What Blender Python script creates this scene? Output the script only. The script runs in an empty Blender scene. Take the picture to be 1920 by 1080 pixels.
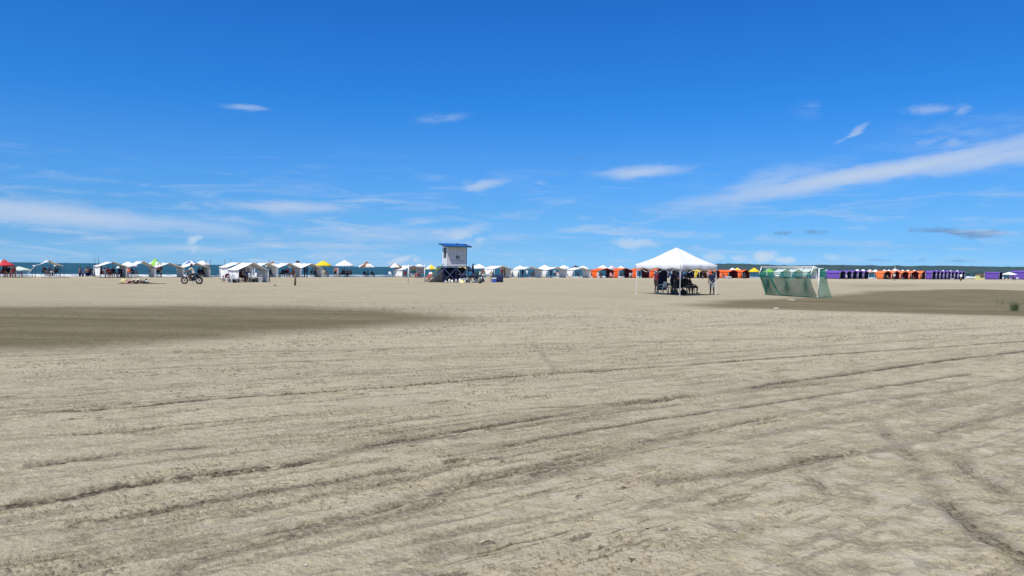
# tuned colours (sky balance, sand, sea)
SKY_SAT = 1.0
SKY_RAMP = [(0.0, (.37,.92,2.25)), (.4, (.085,.53,1.28)), (.0082, (.336,.853,2.142)), (.031, (.254,.679,1.717)), (.074, (.234,.624,1.409)), (.145, (.195,.61,1.336)), (.214, (.116,.585,1.322)), (.332, (.091,.541,1.291))]
SKY_TINT = (1.0, 1.0, 1.0)
SKY_LOW = (1.0, 1.0, 1.0)
SKY_HIGH = (1.0, 1.0, 1.0)
CLOUDC = (5.0, 6.2, 8.2)
SAND1 = (.545, .466, .298)
SAND2 = (.465, .396, .25)
SAND3 = (.345, .288, .170)
SAND4 = (.375, .326, .225)
DAMPC = (.128, .104, .044)
SEA1 = (.018, .075, .11)
SEA2 = (.03, .10, .13)
import bpy, bmesh, math, random
import numpy as np
from mathutils import Matrix, Vector
R = math.radians
random.seed(7)
C = bpy.context.scene.collection
SC = bpy.context.scene

# ------------------------------------------------------------------ camera
EYE = Vector((0, 0, 1.7)); FPX = 1387.0
cam = bpy.data.cameras.new('camera'); camo = bpy.data.objects.new('camera', cam); C.objects.link(camo)
cam.sensor_width = 36; cam.lens = 36 * FPX / 1920; cam.clip_end = 60000; cam.clip_start = 0.1
CAMR = Matrix.Rotation(R(90 - 1.515), 3, 'X') @ Matrix.Rotation(R(0.716), 3, 'Z')
camo.matrix_world = Matrix.Translation(EYE) @ CAMR.to_4x4()
SC.camera = camo

# ------------------------------------------------------------------ light
SUNV = Vector((-0.30, -0.50, 1.0)).normalized()          # towards the sun
SUN_EL = math.asin(SUNV.z); SUN_AZ = math.atan2(SUNV.x, SUNV.y)
sun = bpy.data.lights.new('sun', 'SUN'); sun.energy = 5.0; sun.angle = R(0.55); sun.color = (1, 0.965, 0.90)
suno = bpy.data.objects.new('sun', sun); C.objects.link(suno)
suno.rotation_euler = (-SUNV).to_track_quat('-Z', 'Y').to_euler(); suno.location = (0, 0, 40)
SC.view_settings.view_transform = 'Standard'; SC.view_settings.look = 'None'
SC.view_settings.exposure = 0.0; SC.view_settings.gamma = 1

def ray(px, py):
    return CAMR @ Vector(((px - 960) / FPX, (540 - py) / FPX, -1))
def G(px, py, z=0.0):
    d = ray(px, py); t = (z - EYE.z) / d.z
    return EYE + d * t
def PXY(p):
    q = CAMR.transposed() @ (Vector(p) - EYE)
    return 960 + FPX * q.x / -q.z, 540 - FPX * q.y / -q.z
def ZAT(p, py):                     # height above point p whose image row is py
    lo, hi = -5, 60
    for _ in range(40):
        m = (lo + hi) / 2
        if PXY((p[0], p[1], m))[1] > py: lo = m
        else: hi = m
    return m
def solve(p, u, px, lo=0.0, hi=160.0):       # distance along u from p until the image column is px
    s = 1 if PXY(p + u * hi)[0] > PXY(p + u * lo)[0] else -1
    for _ in range(40):
        m = (lo + hi) / 2
        if (PXY(p + u * m)[0] - px) * s < 0: lo = m
        else: hi = m
    return m

# ------------------------------------------------------------------ world
W = bpy.data.worlds.new('World'); SC.world = W; W.use_nodes = True
nt = W.node_tree; N = nt.nodes; Lk = nt.links; N.clear()
def nd(tree, kind, **kw):
    n = tree.nodes.new(kind)
    for k, v in kw.items(): setattr(n, k, v)
    return n
def setin(tree, n, i, v):
    if hasattr(v, 'is_linked') or isinstance(v, bpy.types.NodeSocket): tree.links.new(v, n.inputs[i])
    else: n.inputs[i].default_value = v
def math_(tree, op, a, b=0.0, c=None, clamp=False):
    n = nd(tree, 'ShaderNodeMath', operation=op, use_clamp=clamp)
    setin(tree, n, 0, a); setin(tree, n, 1, b)
    if c is not None: setin(tree, n, 2, c)
    return n.outputs[0]
def mapr(tree, v, a, b, c=0.0, d=1.0, smooth=True):
    n = nd(tree, 'ShaderNodeMapRange', interpolation_type='SMOOTHSTEP' if smooth else 'LINEAR')
    setin(tree, n, 0, v)
    for i, x in enumerate((a, b, c, d)): setin(tree, n, i + 1, x)
    return n.outputs[0]
def noise(tree, vec, scale, detail=4, rough=0.5, mp=None, dist=0.0, out=0):
    if mp:
        m = nd(tree, 'ShaderNodeMapping'); setin(tree, m, 0, vec)
        m.inputs['Rotation'].default_value = (0, 0, mp[0]); m.inputs['Scale'].default_value = mp[1]
        vec = m.outputs[0]
    n = nd(tree, 'ShaderNodeTexNoise'); setin(tree, n, 'Vector', vec)
    n.inputs['Scale'].default_value = scale; n.inputs['Detail'].default_value = detail
    n.inputs['Roughness'].default_value = rough; n.inputs['Distortion'].default_value = dist
    return n.outputs[out]
def mixc(tree, f, a, b, blend='MIX'):
    n = nd(tree, 'ShaderNodeMix', data_type='RGBA', blend_type=blend)
    setin(tree, n, 0, f)
    for i, v in ((6, a), (7, b)):
        if isinstance(v, (tuple, list)) and len(v) == 3: v = tuple(v) + (1,)
        setin(tree, n, i, v)
    return n.outputs[2]

sky = nd(nt, 'ShaderNodeTexSky', sky_type='NISHITA', sun_disc=False, sun_elevation=SUN_EL, sun_rotation=SUN_AZ,
         altitude=0, air_density=1.25, dust_density=0.3, ozone_density=1.5)
hs = nd(nt, 'ShaderNodeHueSaturation'); hs.inputs['Saturation'].default_value = SKY_SAT; hs.inputs['Value'].default_value = 1.0
Lk.new(sky.outputs[0], hs.inputs['Color'])
tc = nd(nt, 'ShaderNodeTexCoord')
sx = nd(nt, 'ShaderNodeSeparateXYZ'); Lk.new(tc.outputs['Generated'], sx.inputs[0])
az = math_(nt, 'ARCTAN2', sx.outputs[0], sx.outputs[1]); el = math_(nt, 'ARCSINE', sx.outputs[2])
cb = nd(nt, 'ShaderNodeCombineXYZ'); Lk.new(az, cb.inputs[0]); Lk.new(el, cb.inputs[1])
AE = cb.outputs[0]
skyc = mixc(nt, 1.0, hs.outputs[0], SKY_TINT, 'MULTIPLY')
rp = nd(nt, 'ShaderNodeValToRGB'); Lk.new(math_(nt, 'MULTIPLY', el, 1.4, clamp=True), rp.inputs[0])
er = rp.color_ramp.elements
er[1].position = 1.0; er[0].color = tuple(x / 4 for x in SKY_RAMP[0][1]) + (1,); er[1].color = tuple(x / 4 for x in (.09, .30, .70)) + (1,)
for e_, c_ in SKY_RAMP[1:]:
    k_ = er.new(e_ * 1.4); k_.color = tuple(x / 4 for x in c_) + (1,)
skyc = mixc(nt, 1.0, skyc, rp.outputs[0], 'MULTIPLY'); skyc = mixc(nt, 1.0, skyc, (4, 4, 4), 'MULTIPLY')
def azel(px, py):
    d = ray(px, py).normalized(); return math.atan2(d.x, d.y), math.asin(d.z)
# clouds: (px, py, half length px, half height px, tilt deg (ccw), density)
CIRRUS = [(690,378,120,5,2,.45),(60,398,330,22,-4,.85),(230,412,330,14,-4,.6),(120,357,210,5,0,.35),(540,386,130,13,0,.75),(520,398,60,14,-8,.35),
 (430,412,90,8,-3,.4),(700,440,200,22,-2,.45),(620,460,160,9,0,.5),(860,438,55,14,15,.75),
 (1090,428,75,7,8,.5),(1205,322,90,12,3,.8),(1160,330,60,10,-5,.35),(905,348,46,10,10,.7),(890,356,30,12,-40,.35),(828,222,50,11,8,.3),
 (460,203,45,6,0,.5),(1600,251,38,5,24,.6),(1650,322,370,19,9,.95),(1850,298,200,21,7,.8),(1500,350,160,16,12,.6),(1420,358,110,34,20,.55),(1520,322,110,24,8,.3),
 (1740,204,36,9,0,.45),(1792,203,14,16,60,.4),(1735,264,20,8,0,.4),(1790,268,24,8,0,.45),(1515,206,20,16,0,.22),
 (1012,345,14,7,0,.3),(810,331,34,6,0,.3),(350,468,120,10,0,.45),(1250,400,110,18,0,.2),(950,445,60,10,0,.35),
 (1800,250,150,30,5,.22),(575,350,60,22,0,.15),(280,463,80,9,0,.3)]
CUMUL = [(640,486,60,6,0,.4),(860,444,34,12,10,.55),(470,488,40,5,0,.45),(1385,486,30,10,0,.6),(1600,486,40,7,0,.35),(366,452,22,9,20,.8),(361,470,10,12,0,.5),(1188,458,62,18,0,.6),(1440,482,26,14,8,.95),(1470,488,20,9,0,.8),(1560,481,40,11,0,.5),
 (757,487,30,10,15,.8),(786,488,10,9,0,.6),(1342,484,36,12,0,.6),(899,450,18,9,0,.6),(975,488,12,7,0,.4),(1410,490,18,8,0,.5),
 (510,478,26,5,0,.4),(250,488,200,7,0,.25),(1010,486,14,6,0,.4),(1055,487,12,6,0,.4)]
GREYC = [(1790,433,95,7,-3,.6),(1850,440,60,6,0,.5),(1470,435,24,6,0,.5),(1530,435,30,7,0,.5),(1655,489,30,4,0,.4),(1722,489,26,4,0,.45),(1800,490,30,3,0,.4),(1080,300,30,10,0,.2)]
warp = noise(nt, AE, 16, 5, 0.6, (0, (1, 2.2, 1)), out=1)
wv = nd(nt, 'ShaderNodeVectorMath', operation='MULTIPLY_ADD'); Lk.new(warp, wv.inputs[0])
wv.inputs[1].default_value = (0.05, 0.014, 0); Lk.new(AE, wv.inputs[2])
wv2 = nd(nt, 'ShaderNodeVectorMath', operation='SUBTRACT'); Lk.new(wv.outputs[0], wv2.inputs[0]); wv2.inputs[1].default_value = (0.025, 0.007, 0)
AEW = wv2.outputs[0]
def masks(lst, grow):
    tot = None
    for px, py, hl, hh, tilt, den in lst:
        a, e = azel(px, py)
        m = nd(nt, 'ShaderNodeMapping', vector_type='TEXTURE'); Lk.new(AEW, m.inputs[0])
        m.inputs['Location'].default_value = (a, e, 0); m.inputs['Rotation'].default_value = (0, 0, R(tilt))
        m.inputs['Scale'].default_value = (grow * hl / FPX, grow * hh / FPX, 1)
        ln = nd(nt, 'ShaderNodeVectorMath', operation='LENGTH'); Lk.new(m.outputs[0], ln.inputs[0])
        f = mapr(nt, ln.outputs[1], 1.0, 0.0, 0.0, den)
        tot = f if tot is None else math_(nt, 'MAXIMUM', tot, f)
    return tot
n1 = noise(nt, AE, 13, 12, 0.68, (R(-7), (1, 4.5, 1)), 0.9)
n2 = noise(nt, AE, 55, 6, 0.6, (0, (1, 1.8, 1)), 0.3)
mc = masks(CIRRUS, 1.45)
cir = math_(nt, 'MULTIPLY', mc, mapr(nt, math_(nt, 'ADD', n1, math_(nt, 'MULTIPLY', mc, 0.4)), 0.42, 0.70), clamp=True)
mu = masks(CUMUL, 1.5)
cum = math_(nt, 'MULTIPLY', mapr(nt, math_(nt, 'ADD', mu, math_(nt, 'MULTIPLY', math_(nt, 'SUBTRACT', n2, 0.5), 1.3)), 0.18, 0.62), mu, clamp=True)
mg = masks(GREYC, 1.5)
gry = math_(nt, 'MULTIPLY', mapr(nt, math_(nt, 'ADD', mg, math_(nt, 'MULTIPLY', math_(nt, 'SUBTRACT', n2, 0.5), 1.1)), 0.15, 0.7), 0.75, clamp=True)
veil = math_(nt, 'MULTIPLY', mapr(nt, noise(nt, AE, 8, 10, 0.66, (R(-2), (1, 8, 1)), 0.8), 0.47, 0.74), mapr(nt, el, 0.17, 0.02, 0, 0.72))
c1 = mixc(nt, gry, skyc, (1.55, 2.6, 4.6))
c1 = mixc(nt, veil, c1, CLOUDC)
c1 = mixc(nt, cir, c1, CLOUDC)
c1 = mixc(nt, cum, c1, (5.6, 6.9, 8.6))
bg = nd(nt, 'ShaderNodeBackground'); Lk.new(c1, bg.inputs[0]); bg.inputs[1].default_value = 0.1
wo = nd(nt, 'ShaderNodeOutputWorld'); Lk.new(bg.outputs[0], wo.inputs[0])
W.cycles.sampling_method = 'MANUAL'; W.cycles.sample_map_resolution = 512

# ------------------------------------------------------------------ materials
MATS = {}
def pm(name, col, rough=0.6, var=0.12, scale=3.0, metal=0.0, bump=0.0, spec=0.5, trans=0.0):
    if name in MATS: return MATS[name]
    m = bpy.data.materials.new(name); m.use_nodes = True; t = m.node_tree
    b = t.nodes['Principled BSDF']; b.inputs['Roughness'].default_value = rough; b.inputs['Metallic'].default_value = metal
    b.inputs['Specular IOR Level'].default_value = spec
    o = nd(t, 'ShaderNodeTexCoord'); nz = noise(t, o.outputs['Object'], scale, 5, 0.6)
    lo = tuple(c * (1 - var) for c in col); hi = tuple(min(1, c * (1 + var)) for c in col)
    cc = mixc(t, mapr(t, nz, 0.3, 0.7), lo, hi); t.links.new(cc, b.inputs['Base Color'])
    if bump:
        bp = nd(t, 'ShaderNodeBump'); bp.inputs['Strength'].default_value = bump; bp.inputs['Distance'].default_value = 0.05
        t.links.new(noise(t, o.outputs['Object'], scale * 2.3, 4), bp.inputs['Height']); t.links.new(bp.outputs[0], b.inputs['Normal'])
    if trans:
        tr = nd(t, 'ShaderNodeBsdfTranslucent'); t.links.new(cc, tr.inputs[0])
        mx = nd(t, 'ShaderNodeMixShader'); mx.inputs[0].default_value = trans
        t.links.new(b.outputs[0], mx.inputs[1]); t.links.new(tr.outputs[0], mx.inputs[2])
        t.links.new(mx.outputs[0], t.nodes['Material Output'].inputs[0])
    MATS[name] = m; return m
FAB = {'white': (.87,.86,.83), 'cream': (.66,.60,.50), 'orange': (.85,.14,.03), 'lightorange': (.85,.20,.06), 'purple': (.155,.085,.40), 'navy': (.02,.03,.08),
 'yellow': (.80,.58,.03), 'paleyellow': (.78,.70,.30), 'green': (.28,.58,.08), 'blue': (.04,.10,.38), 'red': (.55,.05,.06), 'pink': (.70,.35,.38), 'black': (.02,.02,.024),
 'teal': (.03,.16,.25), 'grey': (.30,.30,.31), 'lilac': (.5,.42,.62), 'brown': (.2,.09,.05), 'palegreen': (.62,.72,.60), 'maroon': (.14,.02,.03), 'darkgrey': (.07,.07,.075),
 'lightgrey': (.45,.45,.47), 'camo': (.20,.20,.15), 'khaki': (.36,.30,.20), 'lightblue': (.25,.45,.65), 'darkgreen': (.02,.07,.05)}
def fab(c): return pm(c + '_fabric', FAB[c], 0.85, 0.10, 1.6, 0, 0.25, 0.2, 0.08 if c in ('white', 'yellow', 'green', 'paleyellow', 'palegreen') else 0)
def plas(c): return pm(c + '_plastic', FAB[c], 0.4, 0.08, 4)
M_METAL = pm('galvanised_metal', (.45,.46,.48), .4, .15, 6, .8)
M_WPOLE = pm('white_painted_metal', (.78,.77,.74), .45, .1, 6)
M_DPOLE = pm('dark_metal', (.03,.03,.035), .5, .2, 6, .3)
M_WOOD = pm('weathered_wood', (.16,.10,.06), .8, .35, 9, 0, .3)
M_RUB = pm('black_rubber', (.012,.012,.013), .75, .2, 20)
M_NAVYP = pm('navy_painted_timber', (.012,.022,.10), .5, .3, 5)
SKINS = [pm('brown_skin', (.17,.085,.05), .55, .08, 8), pm('tan_skin', (.36,.20,.13), .55, .08, 8), pm('dark_skin', (.06,.03,.02), .5, .08, 8), pm('light_skin', (.5,.31,.22), .55, .08, 8)]
M_HAIR = pm('black_hair', (.012,.009,.008), .6, .3, 30)

# ------------------------------------------------------------------ mesh helpers
class MB:
    def __init__(s): s.v = []; s.f = []; s.m = []
    def add(s, vs, fs, mi=0):
        o = len(s.v); s.v += [tuple(v) for v in vs]; s.f += [tuple(i + o for i in f) for f in fs]; s.m += [mi] * len(fs); return s
    def box(s, c, d, mi=0, rz=0, mat=None):
        x, y, z = (k / 2 for k in d)
        vs = [Vector((a * x, b * y, e * z)) for e in (-1, 1) for b in (-1, 1) for a in (-1, 1)]
        M = mat or Matrix.Rotation(rz, 3, 'Z')
        return s.add([M @ v + Vector(c) for v in vs], [(0,2,3,1),(4,5,7,6),(0,1,5,4),(2,6,7,3),(0,4,6,2),(1,3,7,5)], mi)
    def tube(s, p, q, r, r2=None, n=8, mi=0):
        p = Vector(p); q = Vector(q); r2 = r if r2 is None else r2; d = (q - p)
        Q = d.to_track_quat('Z', 'Y').to_matrix() if d.length > 1e-6 else Matrix.Identity(3)
        vs = []
        for c, rr in ((p, r), (q, r2)):
            for i in range(n):
                a = 2 * math.pi * i / n; vs.append(c + Q @ Vector((rr * math.cos(a), rr * math.sin(a), 0)))
        fs = [(i, (i + 1) % n, n + (i + 1) % n, n + i) for i in range(n)] + [tuple(range(n))[::-1], tuple(range(n, 2 * n))]
        return s.add(vs, fs, mi)
    def path(s, pts, r, n=8, mi=0):
        for a, b in zip(pts, pts[1:]): s.tube(a, b, r, None, n, mi)
        return s
    def bar(s, p, q, w, h, mi=0):
        p = Vector(p); q = Vector(q); d = q - p; Q = d.to_track_quat('Y', 'Z').to_matrix()
        return s.box((p + q) / 2, (w, d.length, h), mi, mat=Q)
    def lathe(s, prof, c=(0, 0, 0), n=16, mi=0, sx=1, sy=1):
        vs = []
        for r, z in prof:
            for i in range(n):
                a = 2 * math.pi * i / n; vs.append((c[0] + r * math.cos(a) * sx, c[1] + r * math.sin(a) * sy, c[2] + z))
        fs = [(k * n + i, k * n + (i + 1) % n, (k + 1) * n + (i + 1) % n, (k + 1) * n + i) for k in range(len(prof) - 1) for i in range(n)]
        fs += [tuple(range(n))[::-1], tuple(range((len(prof) - 1) * n, len(prof) * n))]
        return s.add(vs, fs, mi)
    def torus(s, c, R_, r, axis='X', n=24, k=8, mi=0):
        vs = []
        for i in range(n):
            a = 2 * math.pi * i / n
            for j in range(k):
                b = 2 * math.pi * j / k; rr = R_ + r * math.cos(b)
                y, z, x = rr * math.cos(a), rr * math.sin(a), r * math.sin(b)
                vs.append((c[0] + x, c[1] + y, c[2] + z) if axis == 'X' else (c[0] + y, c[1] + z, c[2] + x))
        return s.add(vs, [(i * k + j, i * k + (j + 1) % k, ((i + 1) % n) * k + (j + 1) % k, ((i + 1) % n) * k + j) for i in range(n) for j in range(k)], mi)
    def sheet(s, grid, th=0.015, mi=0):        # cloth: rows of points, given a real thickness
        g = [[Vector(p) for p in r] for r in grid]; nr, nc = len(g), len(g[0])
        def nrm(i, j):
            a = g[min(i + 1, nr - 1)][j] - g[max(i - 1, 0)][j]; b = g[i][min(j + 1, nc - 1)] - g[i][max(j - 1, 0)]
            n = a.cross(b); return n.normalized() if n.length > 1e-9 else Vector((0, 0, 1))
        top = [g[i][j] + nrm(i, j) * th / 2 for i in range(nr) for j in range(nc)]
        bot = [g[i][j] - nrm(i, j) * th / 2 for i in range(nr) for j in range(nc)]
        M_ = nr * nc; fs = []
        for i in range(nr - 1):
            for j in range(nc - 1):
                a, b, c, d = i * nc + j, i * nc + j + 1, (i + 1) * nc + j + 1, (i + 1) * nc + j
                fs += [(a, b, c, d), (M_ + d, M_ + c, M_ + b, M_ + a)]
        rim = [j for j in range(nc)] + [i * nc + nc - 1 for i in range(1, nr)] + [(nr - 1) * nc + j for j in range(nc - 2, -1, -1)] + [i * nc for i in range(nr - 2, 0, -1)]
        for a, b in zip(rim, rim[1:] + rim[:1]): fs.append((b, a, M_ + a, M_ + b))
        return s.add(top + bot, fs, mi)
    def build(s, name, mats, parent=None, smooth=False):
        me = bpy.data.meshes.new(name); me.from_pydata(s.v, [], s.f); me.update()
        if not isinstance(mats, (list, tuple)): mats = [mats]
        for m in mats: me.materials.append(m)
        me.polygons.foreach_set('material_index', s.m)
        if smooth: me.polygons.foreach_set('use_smooth', [True] * len(s.f))
        o = bpy.data.objects.new(name, me); C.objects.link(o)
        if parent: o.parent = parent
        return o
def tag(o, label=None, cat=None, group=None, kind=None):
    if label: o['label'] = label
    if cat: o['category'] = cat
    if group: o['group'] = group
    if kind: o['kind'] = kind
    return o
def empty(name, loc, rz=0, label=None, cat=None, group=None):
    o = bpy.data.objects.new(name, None); o.empty_display_size = 0.2; C.objects.link(o)
    o.location = loc; o.rotation_euler = (0, 0, rz); return tag(o, label, cat, group)
KIDS = {}
def copy_tree(o, loc, rz, label, group=None, scale=None, recolor=None):
    r = o.copy(); C.objects.link(r); r.location = loc; r.rotation_euler = (0, 0, rz)
    if scale: r.scale = (scale,) * 3
    r['label'] = label
    if group: r['group'] = group
    for ch in list(o.children):
        c = ch.copy(); C.objects.link(c); c.parent = r
        if recolor and ch.name.split('.')[0] in recolor:
            c.material_slots[0].link = 'OBJECT'; c.material_slots[0].material = recolor[ch.name.split('.')[0]]
        for g in ch.children:
            d = g.copy(); C.objects.link(d); d.parent = c
    return r

# ------------------------------------------------------------------ ground
def vnoise(x, y, seed=0):
    xi = np.floor(x).astype(np.int64); yi = np.floor(y).astype(np.int64)
    fx = (x - xi); fy = (y - yi); fx = fx * fx * (3 - 2 * fx); fy = fy * fy * (3 - 2 * fy)
    def h(a, b):
        n = (a * 374761393 + b * 668265263 + seed * 974634541) & 0xffffffff
        n = ((n ^ (n >> 13)) * 1274126177) & 0xffffffff
        return ((n ^ (n >> 16)) & 0xffff) / 65535.0
    return (h(xi, yi) * (1 - fx) + h(xi + 1, yi) * fx) * (1 - fy) + (h(xi, yi + 1) * (1 - fx) + h(xi + 1, yi + 1) * fx) * fy
def fbm(x, y, o=4, seed=0, g=0.5):
    t = 0; a = 1; s = 0
    for k in range(o):
        t = t + a * vnoise(x, y, seed + k * 17); s += a; a *= g; x = x * 2.03 + 5.1; y = y * 2.03 + 1.7
    return t / s
def sstep(x, a, b):
    t = np.clip((x - a) / (b - a), 0, 1); return t * t * (3 - 2 * t)

SH0 = 141.6 - 1.2; SHK = 0.82                               # shoreline: y = SH0 + SHK * x
SN = math.hypot(1, SHK)
U = Vector((1 / SN, SHK / SN, 0)); V = Vector((-SHK / SN, 1 / SN, 0))     # along the shore / out to sea
def pgrid(name, X, Y, Z, attrs, mat, smooth=True):
    nr, nc = X.shape; co = np.stack([X, Y, Z], -1).reshape(-1, 3).astype(np.float32)
    idx = np.arange(nr * nc).reshape(nr, nc)
    q = np.stack([idx[:-1, :-1], idx[:-1, 1:], idx[1:, 1:], idx[1:, :-1]], -1).reshape(-1, 4)
    me = bpy.data.meshes.new(name); me.vertices.add(len(co)); me.vertices.foreach_set('co', co.ravel())
    me.loops.add(q.size); me.loops.foreach_set('vertex_index', q.ravel().astype(np.int32))
    me.polygons.add(len(q)); me.polygons.foreach_set('loop_start', np.arange(0, q.size, 4, dtype=np.int32))
    me.polygons.foreach_set('use_smooth', np.ones(len(q), dtype=bool))
    for k, a in attrs.items():
        at = me.attributes.new(k, 'FLOAT', 'POINT'); at.data.foreach_set('value', a.ravel().astype(np.float32))
    me.update(calc_edges=True); me.validate(); me.materials.append(mat)
    o = bpy.data.objects.new(name, me); C.objects.link(o); return o

# tyre tracks, traced where they lie on the sand: (points, half width m, depth, darkness)
TR = [([(-200,985),(0,950),(120,935),(230,912),(330,898),(430,884),(560,868),(700,835),(900,800),(1000,785),(1150,760),(1300,744),(1460,718),(1600,700),(1760,677),(1920,658),(2150,630)], .07, .022, 1.0),
 ([(-200,795),(0,778),(160,770),(260,762),(400,748),(560,738),(700,728),(860,716),(1000,703),(1180,692),(1400,676),(1560,664),(1700,655),(1920,640),(2100,630)], .06, .02, .95),
 ([(-200,765),(0,747),(120,742),(280,729),(500,712),(800,694),(1000,683),(1200,670),(1500,652),(1920,624)], .08, .012, .5),
 ([(-100,675),(0,668),(200,662),(420,660),(700,656),(960,646),(1200,642),(1500,634),(1920,610)], .10, .012, .5),
 ([(0,660),(400,658),(800,652),(1300,640)], .06, .012, .3),
 ([(0,892),(80,868),(200,862),(420,836),(620,820),(760,800),(960,775),(1110,770),(1260,752)], .04, .012, .38),
 ([(300,1100),(360,1052),(480,1020),(640,990),(720,970),(800,952),(860,912),(980,905),(1200,838),(1400,790),(1500,772),(1620,754),(1760,736),(1920,708),(2200,670)], .07, .016, .55),
 ([(560,1000),(700,958),(780,930),(860,910)], .07, .016, .55),
 ([(820,1040),(915,1018)], .07, .02, .9),
 ([(1500,866),(1530,858),(1590,852)], .08, .02, .8),
 ([(1240,905),(1440,880),(1600,850),(1740,822),(1800,797),(1920,765),(2100,730)], .08, .016, .62),
 ([(1500,885),(1530,905),(1550,925)], .06, .014, .6),
 ([(1650,800),(1700,850),(1730,885),(1760,930),(1800,970),(1850,1010),(1920,1050),(2010,1110)], .075, .022, .75),
 ([(1780,850),(1850,905),(1920,945),(2050,1010)], .09, .02, .7),
 ([(1400,820),(1560,790),(1700,775),(1920,730)], .10, .014, .45),
 ([(1000,640),(1020,668),(1050,700)], .06, .008, .35),
 ([(1360,990),(1450,1040),(1560,1090)], .07, .015, .5),
 ([(180,1030),(400,980),(620,925),(760,902)], .05, .014, .5),
 ([(0,1090),(130,1068),(360,1010),(560,960)], .05, .014, .45),
 ([(60,875),(230,852),(380,838)], .05, .018, .8),
 ([(240,812),(400,800),(620,772),(700,764)], .05, .012, .5),
 ([(980,790),(1200,765),(1500,735)], .08, .012, .35),
 ([(0,1000),(200,985),(420,940),(700,900),(900,860),(1100,822),(1300,790)], .06, .01, .3),
 ([(960,556),(1100,552),(1300,548),(1700,536),(1900,532)], .5, .0, .3), ([(0,534),(300,531),(560,538)], .8, .0, .3),
 ([(560,540),(760,545),(940,548),(1120,548),(1300,548)], .35, .0, .6)]
def pinterp(pts, x): return float(np.interp(x, [p[0] for p in pts], [p[1] for p in pts]))
_rk = random.Random(21); _base = [TR[3][0], TR[2][0], TR[1][0], TR[5][0] + [(1920, 690)], TR[0][0], TR[22][0] + [(1920, 700)], TR[6][0]]
for _a, _b in zip(_base, _base[1:]):
    for _k in range(5):
        f_ = _rk.uniform(.1, .9); x0 = _rk.uniform(-100, 1300); x1 = x0 + _rk.uniform(250, 1100)
        TR.append(([(x, pinterp(_a, x) * (1 - f_) + pinterp(_b, x) * f_ + _rk.uniform(-2, 2)) for x in np.linspace(x0, min(x1, 2000), 6)], _rk.choice((.025, .035, .05)), _rk.uniform(.008, .016), _rk.uniform(.35, .8)))
def poly_in(x, y, pts):
    ins = np.zeros(x.shape, bool); n = len(pts)
    for i in range(n):
        (x1, y1), (x2, y2) = pts[i], pts[(i + 1) % n]
        c = ((y1 > y) != (y2 > y)) & (x < (x2 - x1) * (y - y1) / ((y2 - y1) or 1e-9) + x1); ins ^= c
    return ins
def segdist(X, Y, pts):
    best = np.full(X.shape, 1e9, np.float32)
    for (x1, y1), (x2, y2) in zip(pts, pts[1:]):
        dx, dy = x2 - x1, y2 - y1; L2 = dx * dx + dy * dy + 1e-9
        t = np.clip(((X - x1) * dx + (Y - y1) * dy) / L2, 0, 1)
        best = np.minimum(best, (X - x1 - t * dx) ** 2 + (Y - y1 - t * dy) ** 2)
    return np.sqrt(best)
def damp_poly(pts): return [tuple(G(a, b)[:2]) for a, b in pts]
DAMP = [(damp_poly([(-400,562),(0,571),(300,571),(620,574),(800,578),(920,588),(1010,599),(930,608),(760,617),(560,628),(380,640),(200,652),(0,661),(-400,668)]), .95, 1.9),
 (damp_poly([(1230,570),(1330,562),(1430,558),(1560,552),(1600,545),(1800,541),(1920,544),(2300,556),(2300,620),(1920,597),(1700,592),(1560,586),(1430,581),(1300,578)]), .95, 2.0),
 (damp_poly([(540,566),(600,564),(640,567),(560,569)]), .5, .4),
 (damp_poly([(700,575),(900,577),(1100,574),(1300,570),(1450,566),(1300,577),(1050,581),(880,590),(760,588)]), .42, 3.0), (damp_poly([(500,574),(800,577),(1000,590),(1090,600),(950,606),(700,622),(400,640),(300,600)]), .30, 3.0),
 (damp_poly([(900,592),(1050,594),(1300,597),(1600,598),(1300,600),(1000,598)]), .3, .8),
 (damp_poly([(620,546),(900,547),(1200,545),(1350,547),(1200,551),(900,551),(700,549)]), .42, 1.6), (damp_poly([(560,541),(800,543),(1180,541),(1000,544),(700,545)]), .35, 1.2),
 (damp_poly([(-900,516),(0,519),(900,521),(1500,527),(2600,540),(2600,566),(1900,560),(1300,576),(900,600),(300,668),(-900,690)]), .26, 6.0), (damp_poly([(0,645),(200,655),(600,648),(1000,640),(1200,660),(900,672),(400,690),(0,700)]), .12, 2.0),
 (damp_poly([(1560,533),(1720,532),(1760,537),(1640,540),(1570,539)]), .5, 2.0),
 (damp_poly([(0,528),(120,529),(330,530),(340,534),(100,535),(0,534)]), .25, 2.0)]
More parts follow.
